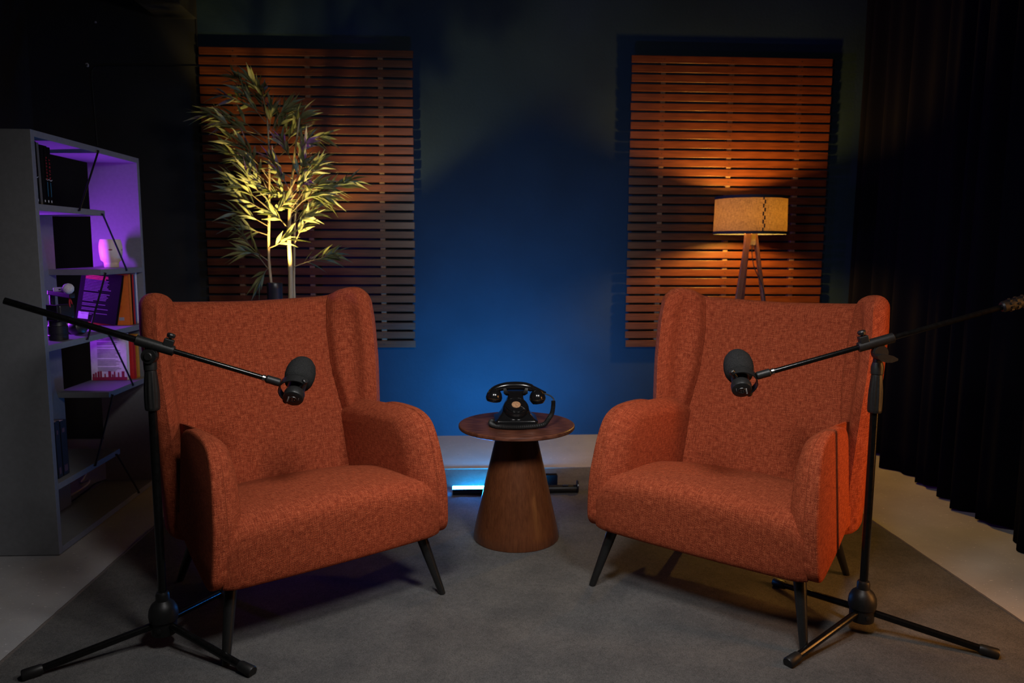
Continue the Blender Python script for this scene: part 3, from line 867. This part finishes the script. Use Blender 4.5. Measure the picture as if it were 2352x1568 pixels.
ln = MB(); lines(ln, CM, V(0, 0, 0), [(-.183, -.135, .030, .034)]); ln.build('barcode_label', GREYINK, bk)
# fourth compartment
zd = SH['d'] + TH/2 + .0005
bk = book('yellow book behind the white book on the shelf below the camera', (-1.668, 3.910, zd), .18, .026, .222, YECOV, 0, 0, 0, 'books on the lower shelf')
bk = book('dark red book squeezed between the white and yellow books, lower shelf', (-1.672, 3.886, zd), .18, .020, .218, RDCOV, 0, 0, 0, 'books on the lower shelf')
bk = book('white book with a red town skyline along its bottom, lower shelf', (-1.690, 3.842, zd+.001), .172, .030, .232, WHCOV, .02, -.03, .0, 'books on the lower shelf')
ln = MB(); R1 = random.Random(9); rows = [(-.168, -.002, .008, .016)]
x = -.166
while x < -.02:
    w = R1.uniform(.006, .014); hh = R1.uniform(.008, .030); rows.append((x, x+w, .016+hh/2, hh)); x += w + R1.choice((.002, .004, .012))
lines(ln, CM, V(0, 0, 0), rows); ln.build('skyline_print', flat('crimson_ink', (0.30, 0.015, 0.05)), bk)
ln = MB(); rows = []
yv = .205
for blk in (2, 3, 1, 8, 6, 4):
    for i in range(blk):
        rows.append((-.140, -.035+R1.uniform(-.02, .01), yv, .0022)); yv -= .0056
    yv -= .006
lines(ln, CM, V(0, 0, 0), rows); ln.build('cover_text', DKINK, bk)
# bottom compartment
ze = SH['e'] + TH/2 + .0005
MAUVE = flat('mauve_ink', (0.10, 0.045, 0.06)); NAVYB = flat('navy_book_cover', (0.012, 0.014, 0.024), 0.4)
for k, (yy, th, h, lab) in enumerate(((3.075, .040, .232, 'thick dark book by the side panel on the second lowest shelf'), (3.122, .034, .236, 'thick dark book with a pink corner on the second lowest shelf'), (3.163, .044, .230, 'dark navy book on the open side of the second lowest shelf'))):
    bk = book(lab, (-1.668, yy, ze), .165, th, h, NAVYB, 0, .02, 0, 'books on the second lowest shelf')
    
    for row in ((.006, th-.012, .030, .028), (.008, th-.016, .190, .018)):
        sp = MB(); lines(sp, frame((1, 0, 0), (0, 1, 0)).to_3x3(), V(.0004, 0, 0), [row]); sp.build('spine_print', MAUVE, bk)

# face planter
t = thing('face_planter', 'cream ceramic planter shaped like a face on the upper right shelf', 'planter', (-1.752, 3.878, SH['b']+TH/2+.0005))
rg = []
for (rr, z, ky) in ((.030, 0, 0), (.033, .002, 0), (.0335, .020, 0), (.035, .026, 0), (.046, .036, .002), (.0495, .055, .002), (.052, .078, .002), (.052, .100, .001), (.050, .118, 0), (.046, .134, 0), (.0435, .137, 0), (.0415, .134, 0), (.040, .11, 0)):
    ring = []
    for i in range(48):
        an = 2*PI*i/48
        x, y = rr*math.cos(an), rr*math.sin(an)
        # nose and brow on the side towards the room (+x, -y)
        da = (an - math.radians(-25) + PI) % (2*PI) - PI
        bump = .010*math.exp(-(da/.22)**2)*math.exp(-((z-.072)/.020)**2) + .004*math.exp(-(da/.6)**2)*math.exp(-((z-.096)/.010)**2)
        bump += .004*math.exp(-(da/.30)**2)*math.exp(-((z-.046)/.006)**2)
        s = 1 + bump/max(rr, .01)
        ring.append(V(x*s, y*s, z))
    rg.append(ring)
MB().loft(rg, True, True, True).build('pot', CERAM, t, 60)
ey = MB()
for da in (-.75, .30):
    an = math.radians(-25) + da
    ey.lathe([(.006, .0), (.005, .0015), (.001, .002)], 12, V(.0525*math.cos(an), .0525*math.sin(an), .086), frame((math.cos(an), math.sin(an), 0), (0, 0, 1)).to_3x3() @ Matrix.Diagonal((.6, 1.6, 1)))
ey.build('closed_eyes', flat('rosy_glaze', (0.30, 0.08, 0.07)), t)

# camera rig resting on its lens
t = thing('camera', 'black camera rig with a top handle standing on its lens, middle shelf', 'camera', (-1.695, 3.24, zc), math.radians(60))
ln = MB(); ln.lathe([(.036, 0), (.0375, .002), (.0375, .020), (.036, .022), (.036, .026), (.0375, .028), (.0375, .058), (.035, .060), (.033, .066), (.033, .080), (.031, .083)], 40)
ln.build('lens', PLAS, t, 30)
bd = MB(); bd.box((0, .006, .112), (.062, .125, .058), None, 0, .006); bd.box((.006, -.045, .118), (.070, .032, .062), None, 0, .010)
bd.build('camera_body', MICB, t, 30)
cg = MB(); cg.box((.034, .01, .115), (.006, .14, .010), None, 0, .002); cg.box((-.034, .01, .115), (.006, .14, .066), None, 0, .002)
cg.build('cage', MICB, t)
hd = MB(); hd.box((.020, -.005, .188), (.024, .150, .020), Matrix.Rotation(.06, 3, 'X'), 0, .004); hd.box((.020, .055, .165), (.018, .016, .050), None, 0, .003)
for i in range(6): hd.box((.0325, -.055 + .020*i, .187), (.003, .008, .008), None, 0, .001)
hd.build('top_handle', MICB, t, 30)
bl = MB(); bl.lathe([(.004, 0), (.004, .004)], 10, (.037, -.004, .062), Matrix.Rotation(PI/2, 3, 'Y')); bl.build('lens_mark', WHITE, t)
t = thing('wireless_microphone', 'small white wireless microphone with a furry ball on the camera handle', 'microphone', (-1.664, 3.222, zc+.2005), math.radians(-105))
MB().box((0, 0, .009), (.026, .050, .018), Matrix.Rotation(.06, 3, 'X'), 0, .003).build('case', PLASTW, t)
MB().box((.0135, .008, .009), (.0008, .010, .004)).build('socket', LEG, t)
fb = MB(); R1 = random.Random(3)
rg = []
for j in range(13):
    th = PI*j/12
    rg.append([V(math.sin(th)*math.cos(2*PI*i/24), math.sin(th)*math.sin(2*PI*i/24), math.cos(th))*(.0215*(1 + R1.uniform(-.05, .05))) + V(.004, .040, .012) for i in range(24)])
fb.loft(rg, True, True, True); fb.build('fur_windscreen', m_speckle('white_fur', (0.6, 0.58, 0.57), 1.0, 0.2, 300), t, 80)
t = thing('lanyard', 'short red lanyard loop hanging from the camera rig', 'lanyard', (-1.640, 3.235, zc+.196))
MB().tube(catmull([(0, 0, 0), (.004, -.002, -.02), (.006, -.010, -.040), (.006, -.006, -.060), (.006, .010, -.058), (.004, .008, -.036), (0, 0, -.022)], 40), .0028, 8).build('strap', RDCOV, t)
t = thing('lens_cap', 'round black lens hood lying on its side beside the camera, middle shelf', 'lens hood', (-1.692, 3.405, zc+.0365))
MB().lathe([(.030, -.030), (.034, -.028), (.034, .010), (.028, .022), (.016, .026), (.002, .0265)], 32, (0, 0, 0), frame((.85, -.5, .1), (0, 0, 1)).to_3x3()).build('hood', MICB, t, 30)

# cables on the floor behind the shelf
t = tag(MB().tube(catmull([(-2.15, 3.70, .006), (-1.99, 3.73, .006), (-1.93, 3.83, .03), (-1.95, 3.93, .035), (-2.02, 3.98, .008), (-2.1, 4.2, .006), (-2.3, 4.4, .006)], 50), .005, 10).build('power_cable', flat('pale_cable', (0.5, 0.48, 0.5))), 'pale cable curling on the floor behind the bookshelf', 'cable')
t = tag(MB().tube(catmull([(-2.3, 3.35, .004), (-2.05, 3.52, .004), (-1.93, 3.62, .004), (-1.93, 3.85, .004), (-1.93, 4.02, .004), (-1.75, 4.2, .004), (-1.5, 4.22, .004)], 60), .003, 8).build('thin_cable', CORD), 'thin black cable on the floor running behind and past the bookshelf', 'cable')

# cable run and clips on the back wall
W = YW - .004
t = thing('wall_cable', 'dark cable clipped along the black wall above the bookshelf', 'cable', (0, W, 0))
def wp(x, y): p = at(x, y, W); return V(p.x, 0, p.z)
MB().tube(catmull([wp(224, 335), wp(217, 250), wp(211, 175), wp(216, 156), wp(235, 152), wp(330, 151), wp(440, 152), wp(455, 148), wp(453, 100), wp(449, 20)], 80), .0042, 8).build('cable', CORD, t)
t = thing('cable_hook', 'small white hook on the black wall high above the bookshelf', 'hook', tuple(at(201, 150, W)))
MB().tube(catmull([(-.010, 0, .008), (0, -.006, .010), (.008, -.008, .002), (.006, -.008, -.008), (-.002, -.004, -.006)], 16), .0035, 8).build('hook', PLASTW, t)
t = thing('wall_nail', 'tiny pale nail head on the black wall above the white hook', 'nail', tuple(at(220, 51, W)))
MB().lathe([(.006, 0), (.006, .004), (.002, .006)], 10, (0, 0, 0), Matrix.Rotation(PI/2, 3, 'X')).build('head', GREYINK, t)

# ---------------------------------------------------------------- bamboo plant
PY = 4.33
t = thing('bamboo_plant', 'tall bamboo plant lit from below behind the left armchair', 'plant', (-1.02, PY, 0))
po = V(-1.02, PY, 0)
MB().lathe([(.12, .002), (.135, .006), (.165, .30), (.172, .305), (.172, .33), (.160, .332), (.155, .30)], 48).build('pot', POT, t, 40)
MB().lathe([(.156, .295), (.1, .302), (.001, .305)], 32, (0, 0, 0), None, 0, True).build('soil', SOIL, t)
def px(x, y, dy=0.0): return at(x, y, PY + dy) - po
def stem(pts, r0, r1):
    c = catmull(pts, 60); rs = []
    for i in range(60):
        r = lerp(r0, r1, i/59)
        if i % 8 == 0: r *= 1.16
        rs.append(r)
    return MB().tube(c, rs, 14)
trunks = [([(.02, 0, .30), px(668, 690), px(667, 610), px(664, 540), px(667, 470), px(672, 400), px(680, 330), px(688, 270)], .0150, .004),
          ([(-.03, .03, .30), px(628, 690, .03), px(618, 600, .03), px(618, 500, .02), px(619, 420, .02), px(617, 330, .02), px(612, 260, .0), px(598, 200, -.02)], .0085, .0035),
          ([(.05, .03, .30), px(676, 690, .05), px(676, 600, .06), px(678, 500, .06), px(690, 430, .05)], .0085, .004)]
for pts, a, b2 in trunks: stem(pts, a, b2).build('stem', STEM, t, 60)
leaves = MB(); twigs = MB(); LR = random.Random(21)
def leaf(p, d, L, wd, roll, droop):
    d = d.normalized()
    side = d.cross(V(0, 0, 1))
    if side.length < .05: side = V(1, 0, 0)
    side.normalize(); side = Quaternion(d, roll) @ side
    nrm = side.cross(d)
    vs = []; fs = []; K = 6
    prof = (.10, .62, 1.0, .92, .58, .22, .0)
    for k in range(K+1):
        s = k/K
        c = p + d*(L*s) + V(0, 0, -1)*(droop*L*s*s)
        w = wd*prof[k]/2 if k < K else .0004
        vs += [c + side*w + nrm*w*.35, c, c - side*w + nrm*w*.35]
    for k in range(K):
        a = 3*k
        fs += [(a, a+1, a+4, a+3), (a+1, a+2, a+5, a+4)]
    leaves.add(vs, fs)
def branch(pts, n, L0=.120, w0=.0195, spread=.75, start=.35, depth=.10):
    """pts: photo points from trunk to tip, with depth offsets"""
    P3 = [px(x, y, dz) for x, y, dz in pts]
    c = catmull(P3, 24) if len(P3) > 2 else [P3[0].lerp(P3[1], i/23) for i in range(24)]
    twigs.tube(c, [lerp(.0032, .0012, i/23) for i in range(24)], 6)
    for k in range(n):
        s = lerp(start, 1.0, (k + LR.random()*.6)/n); i = min(22, int(s*23))
        p = c[i]; d = (c[i+1]-c[max(0, i-1)]).normalized()
        sg = -1 if k % 2 else 1
        ang = sg*LR.uniform(.25, 1.0)*spread
        ax = V(LR.uniform(-.5, .5), -1, LR.uniform(-.4, .4)).normalized()
        d2 = Quaternion(ax, ang) @ d
        d2 += V(0, LR.uniform(-.45, .35), LR.uniform(-.1, .2))
        leaf(p, d2, L0*LR.uniform(.75, 1.25), w0*LR.uniform(.8, 1.25), LR.uniform(-1.3, 1.3), LR.uniform(.0, .30))
    # terminal fan
    for k in range(3):
        d = (c[-1]-c[-4]).normalized(); d2 = Quaternion(V(0, -1, 0), (k-1)*.42) @ d + V(0, LR.uniform(-.3, .3), 0)
        leaf(c[-1], d2, L0*LR.uniform(.9, 1.2), w0, LR.uniform(-1.2, 1.2), LR.uniform(.05, .25))
B = [
 # crown
 ([(604, 225, 0), (592, 205, -.03), (582, 190, -.05)], 6), ([(606, 240, 0), (570, 205, .02), (540, 178, .05)], 9), ([(608, 255, 0), (606, 228, .0), (608, 210, -.06)], 7),
 ([(606, 260, 0), (560, 235, .05), (520, 220, .10)], 8), ([(610, 280, 0), (585, 250, -.05), (560, 215, -.08)], 9), ([(611, 270, 0), (600, 235, .02), (592, 205, .08)], 7),
 # far left sprays
 ([(612, 320, 0), (550, 275, -.04), (490, 262, -.08)], 9), ([(600, 310, 0), (540, 292, .02), (480, 268, 0)], 8), ([(612, 330, 0), (560, 300, -.06), (520, 285, -.12)], 8),
 # dark inner crown at right
 ([(618, 330, .02), (640, 290, .08), (662, 255, .12)], 10), ([(620, 350, .02), (660, 300, .10), (692, 262, .12)], 10), ([(625, 300, .02), (640, 265, .05), (655, 250, .05)], 9), ([(640, 360, .06), (690, 320, .12), (735, 315, .14)], 9),
 ([(618, 300, .0), (622, 270, -.03), (625, 250, -.05)], 9), ([(650, 340, .05), (670, 310, .08), (690, 285, .10)], 9),
 # left middle, purple lit
 ([(616, 400, 0), (570, 355, -.05), (530, 320, -.09)], 10), ([(616, 420, 0), (560, 375, -.05), (525, 350, -.06)], 9), ([(617, 410, 0), (585, 365, -.08), (565, 335, -.12)], 9), ([(617, 440, 0), (590, 390, -.08), (565, 370, -.12)], 9),
 # centre mass, facing the room
 ([(676, 380, -.02), (660, 350, -.10), (650, 325, -.16)], 9), ([(676, 390, -.02), (690, 350, -.10), (700, 330, -.14)], 10), ([(672, 410, -.02), (640, 390, -.10), (625, 370, -.14)], 9),
 ([(670, 430, -.02), (690, 390, -.10), (700, 370, -.14)], 11), ([(668, 450, -.02), (700, 410, -.09), (725, 390, -.12)], 11), ([(668, 440, -.02), (650, 410, -.12), (640, 400, -.18)], 10), ([(668, 460, -.02), (690, 430, -.14), (705, 420, -.20)], 10),
 ([(667, 480, -.02), (700, 440, -.06), (730, 425, -.06)], 10), ([(667, 470, 0), (650, 450, -.12), (645, 430, -.2)], 9), ([(672, 420, .0), (700, 385, -.02), (728, 375, -.02)], 9), ([(660, 470, 0), (640, 450, -.10), (620, 440, -.16)], 9),
 # right spray
 ([(668, 480, 0), (720, 448, .0), (790, 425, .02)], 13), ([(690, 465, 0), (745, 440, .04), (800, 415, .06)], 10), ([(668, 490, 0), (705, 455, -.05), (745, 452, -.06)], 10), ([(668, 500, 0), (700, 470, .03), (735, 460, .05)], 7),
 # left lower fans
 ([(618, 480, 0), (570, 440, -.05), (535, 415, -.07)], 10), ([(618, 490, 0), (575, 465, -.03), (535, 440, -.05)], 9), ([(617, 460, 0), (580, 425, -.10), (565, 400, -.14)], 9), ([(618, 520, 0), (580, 500, -.02), (545, 490, -.04)], 9), ([(618, 450, .02), (600, 430, -.1), (590, 415, -.16)], 8),
 ([(617, 500, 0), (640, 480, -.08), (655, 465, -.12)], 8), ([(617, 540, 0), (585, 530, 0), (548, 520, 0)], 6), ([(667, 530, 0), (640, 500, -.06), (625, 490, -.1)], 6), ([(667, 520, 0), (690, 500, -.02), (715, 490, -.02)], 5),
 # low sprigs
 ([(618, 620, .03), (595, 590, 0), (560, 545, -.03)], 7), ([(618, 600, .03), (590, 582, -.02), (565, 580, -.05)], 6), ([(617, 570, .02), (640, 560, -.03), (655, 548, -.05)], 4),
 ([(676, 560, .05), (690, 530, .02), (705, 505, 0)], 5), ([(668, 615, 0), (710, 600, .0), (748, 590, .0)], 8), ([(730, 596, .0), (750, 588, -.03), (765, 585, -.05)], 6), ([(617, 615, .02), (610, 622, .03), (600, 640, .03)], 3),
]
for pts, n in B: branch(pts, n + 2)
leaves.build('foliage', LEAF, t, 80)
twigs.build('twigs', TWIG, t, 60)

# upright spotlight
t = thing('spotlight', 'black cylinder spotlight standing upright between the bamboo stems', 'spotlight', (-1.028, 4.125, 0))
sh = MB(); sh.lathe([(.038, .86), (.040, .862), (.040, 1.008), (.0405, 1.010), (.0405, 1.040), (.0395, 1.042), (.036, 1.042), (.035, .93), (.001, .93)], 36)
sh.build('housing', SPOT, t, 30)
MB().lathe([(.011, .02), (.011, .865)], 14).build('stand_pole', SPOT, t)
MB().lathe([(.10, .001), (.10, .010), (.095, .014), (.012, .022)], 32).build('base', SPOT, t, 30)
MB().lathe([(.034, .935), (.001, .9355)], 28).build('lens', m_emit('warm_spot_lens', (1.0, .72, .30), 4), t)

# ---------------------------------------------------------------- floor lamp
LX, LY = 1.683, 4.54
t = thing('floor_lamp', 'lit tripod floor lamp with a linen drum shade behind the right armchair', 'floor lamp', (LX, LY, 0))
sh = MB(); n = 96; R0 = .212
rg = [[V(rr*math.cos(2*PI*i/n), rr*math.sin(2*PI*i/n), z) for i in range(n)] for rr, z in ((R0-.002, 1.326), (R0, 1.326), (R0, 1.36), (R0-.002, 1.43), (R0-.003, 1.50), (R0-.004, 1.536), (R0-.006, 1.536), (R0-.004, 1.43), (R0-.002, 1.326))]
sh.loft(rg, True, False, False); shade = sh.build('lamp_shade', SHADE, t, 60)
for z, q in ((1.328, R0+.0005), (1.534, R0-.0035)):
    MB().lathe([(q-.003, z-.008), (q+.0012, z-.008), (q+.0012, z+.008), (q-.003, z+.008), (q-.003, z-.008)], n, (0, 0, 0), None, 0, False).build('shade_trim', TRIM, shade)
st = MB(); a0 = math.radians(-89.6)
for i in range(9):
    z = 1.343 + .0226*i; an = a0 + (.022 if i % 2 else -.022)
    st.box(V((R0-.0005)*math.cos(an), (R0-.0005)*math.sin(an), z), (.003, .0075, .0215), Matrix.Rotation(an, 3, 'Z'))
st.build('stitching', TRIM, shade)
def plank(p, q, w, d):
    p, q = V(*p), V(*q); z = (q-p).normalized(); L = (q-p).length
    return MB().box((p+q)/2, (w, d, L), frame(z, (1, 0, 0)).to_3x3(), 0, .003)
plank((-.018, -.035, 1.325), (-.225, -.15, .004), .034, .020).build('leg', LAMPW, t)
plank((.030, -.010, 1.325), (.22, -.10, .004), .018, .034).build('leg', LAMPW, t)
plank((0, .035, 1.325), (.0, .24, .004), .034, .020).build('leg', LAMPW, t)
MB().box((.006, 0, 1.292), (.046, .060, .075), None, 0, .003).build('leg_block', flat('pale_wood_block', (0.30, 0.24, 0.15)), t)
MB().lathe([(.014, 1.33), (.016, 1.335), (.016, 1.375), (.012, 1.38)], 20).build('socket', PLAS, t)
MB().lathe([(.013, 1.38), (.020, 1.395), (.030, 1.420), (.030, 1.440), (.022, 1.460), (.004, 1.468), (.001, 1.468)], 24).build('bulb', m_emit('warm_bulb', (1.0, .53, .08), 1250), t, 80)
sp = MB()
for k in range(3):
    an = 2*PI*k/3 + .5
    sp.tube([(.014*math.cos(an), .014*math.sin(an), 1.345), ((R0-.003)*math.cos(an), (R0-.003)*math.sin(an), 1.345)], .002, 6)
sp.build('shade_spider', PLAS, t)
MB().tube(catmull([(.008, -.03, 1.26), (.008, -.034, 1.20), (.022, -.045, 1.12), (.062, -.048, 1.04), (.086, -.06, .94), (.12, -.075, .7), (.18, -.10, .3), (.24, -.06, .006), (.4, .2, .006)], 60), .0028, 8).build('cord', CORD, t)

# ---------------------------------------------------------------- LED tube on the carpet
t = thing('led_tube_light', 'glowing blue LED bar light lying on the carpet behind the table', 'light', (.24, 3.72, .006))
xa, xb = -.322, .11
hs = MB()
prof = [(-.019, .002), (-.022, .006), (-.022, .030), (-.0205, .031), (.0205, .031), (.022, .030), (.022, .006), (.019, .002)]
hs.loft([[V(x, y, z) for y, z in prof] for x in (xa, xb)])
hs.build('housing', STAND, t, 30)
em = MB(); arc = [( .0205*math.sin(q), .031 + .0085*math.cos(q) - .0004) for q in [math.radians(-80 + 160*k/10) for k in range(11)]]
em.loft([[V(x, y, z) for y, z in arc] for x in (xa, xb)])
em.build('light_strip', m_emit('blue_led', (.012, .27, 1.0), 260), t, 60)
MB().lathe([(.0185, 0), (.0195, .004), (.0195, .19), (.0185, .194)], 28, (xb, 0, .0205), Matrix.Rotation(PI/2, 3, 'Y')).build('handle', PLAS, t, 30)
MB().lathe([(.022, 0), (.0315, .002), (.0315, .008), (.022, .010)], 28, (xb+.192, 0, .0315), Matrix.Rotation(PI/2, 3, 'Y')).build('end_flange', LEG, t, 30)
hb = MB(); hb.box((xb+.135, -.008, .0395), (.026, .014, .006), None, 0, .001); hb.build('switch', LEG, t)
MB().box((xb+.012, -.0185, .026), (.012, .001, .004)).build('label_mark', WHITE, t)
t = thing('black_box', 'small black box standing on the carpet behind the blue light bar', 'box', (.395, 3.84, .006))
MB().box((0, 0, .030), (.125, .035, .060), None, 0, .002).build('case', mat('matt_black', (.003, .003, .003), .9, spec=.1), t)

# ---------------------------------------------------------------- curtain
mb = MB(); nu, nv = 260, 26
path = catmull([(2.47, 4.86, 0), (2.47, 4.60, 0), (2.445, 4.30, 0), (2.41, 3.80, 0), (2.385, 3.50, 0), (2.34, 3.12, 0), (2.29, 2.60, 0), (2.26, 2.00, 0), (2.25, 1.20, 0)], nu)
rings = []
for j in range(nv+1):
    z = lerp(.008, 3.18, j/nv); fl = 1 - j/nv
    rg = []
    for i in range(nu):
        p = path[i]; s = i/(nu-1)*3.8
        tn = (path[min(i+1, nu-1)] - path[max(i-1, 0)]).normalized(); nr = V(tn.y, -tn.x, 0)
        amp = .028 + .030*fl
        w = math.sin(s*21 + 1.3*math.sin(s*3.1)) + .45*math.sin(s*47 + .8 + .6*fl) + .5*math.sin(s*8.3+.5)
        zz = z + (.020*math.sin(s*9.0)+.012*math.sin(s*22))*max(0, fl-.9)*10*0.4
        rg.append(V(p.x, p.y, max(.004, zz)) + nr*(-amp*w))
    rings.append(rg)
mb.loft(rings, False)
cu = mb.build('curtain', CURT, None, 80)
so = cu.modifiers.new('thick', 'SOLIDIFY'); so.thickness = .003
tag(cu, 'long black pleated curtain hanging along the right side of the room', 'curtain')

# ---------------------------------------------------------------- lights
def area(name, loc, target, size, power, color, size_y=None, spread=180):
    l = bpy.data.lights.new(name, 'AREA'); l.energy = power; l.color = color; l.size = size
    if size_y: l.shape = 'RECTANGLE'; l.size_y = size_y
    l.spread = math.radians(spread)
    o = bpy.data.objects.new(name, l); COL.objects.link(o); o.location = loc
    o.rotation_euler = (V(*target) - V(*loc)).to_track_quat('-Z', 'Y').to_euler()
    return o
area('key_light', (-.18, 1.55, 1.86), (.25, 2.85, .35), .30, 11, (1.0, .97, .95), .30, 140)
area('key_light_second', (.72, 1.5, 1.86), (.10, 2.85, .35), .30, 11, (1.0, .97, .95), .30, 140)
area('amber_side_light', (2.1, 1.85, .75), (1.3, 2.5, .35), .14, 4.2, (1.0, .40, .09), 1.2, 84)
area('purple_shelf_light', (-2.36, 3.62, 1.10), (-1.6, 3.60, 1.18), .07, 12.5, (.36, .045, 1.0), .30, 100)
area('blue_bar_beam', (.13, 3.735, .050), (.22, 4.9, .27), .40, 20, (.004, .37, .95), .03, 96)
def spot(name, loc, target, power, color, ang, blend, rad):
    l = bpy.data.lights.new(name, 'SPOT'); l.energy = power; l.color = color; l.spot_size = math.radians(ang); l.spot_blend = blend; l.shadow_soft_size = rad
    o = bpy.data.objects.new(name, l); COL.objects.link(o); o.location = loc
    o.rotation_euler = (V(*target) - V(*loc)).to_track_quat('-Z', 'Y').to_euler()
spot('plant_uplight', (-1.028, 4.125, 1.050), (-.88, 4.42, 1.72), 75, (1.0, .71, .21), 84, .45, .02)

w = bpy.data.worlds.new('world'); SC.world = w; w.use_nodes = True
w.node_tree.nodes['Background'].inputs[0].default_value = (.35, .4, .6, 1)
w.node_tree.nodes['Background'].inputs[1].default_value = .0

SC.view_settings.view_transform = 'Standard'
SC.view_settings.look = 'None'
SC.view_settings.exposure = 0.0
SC.view_settings.gamma = 1.0
SC.view_settings.use_curve_mapping = False
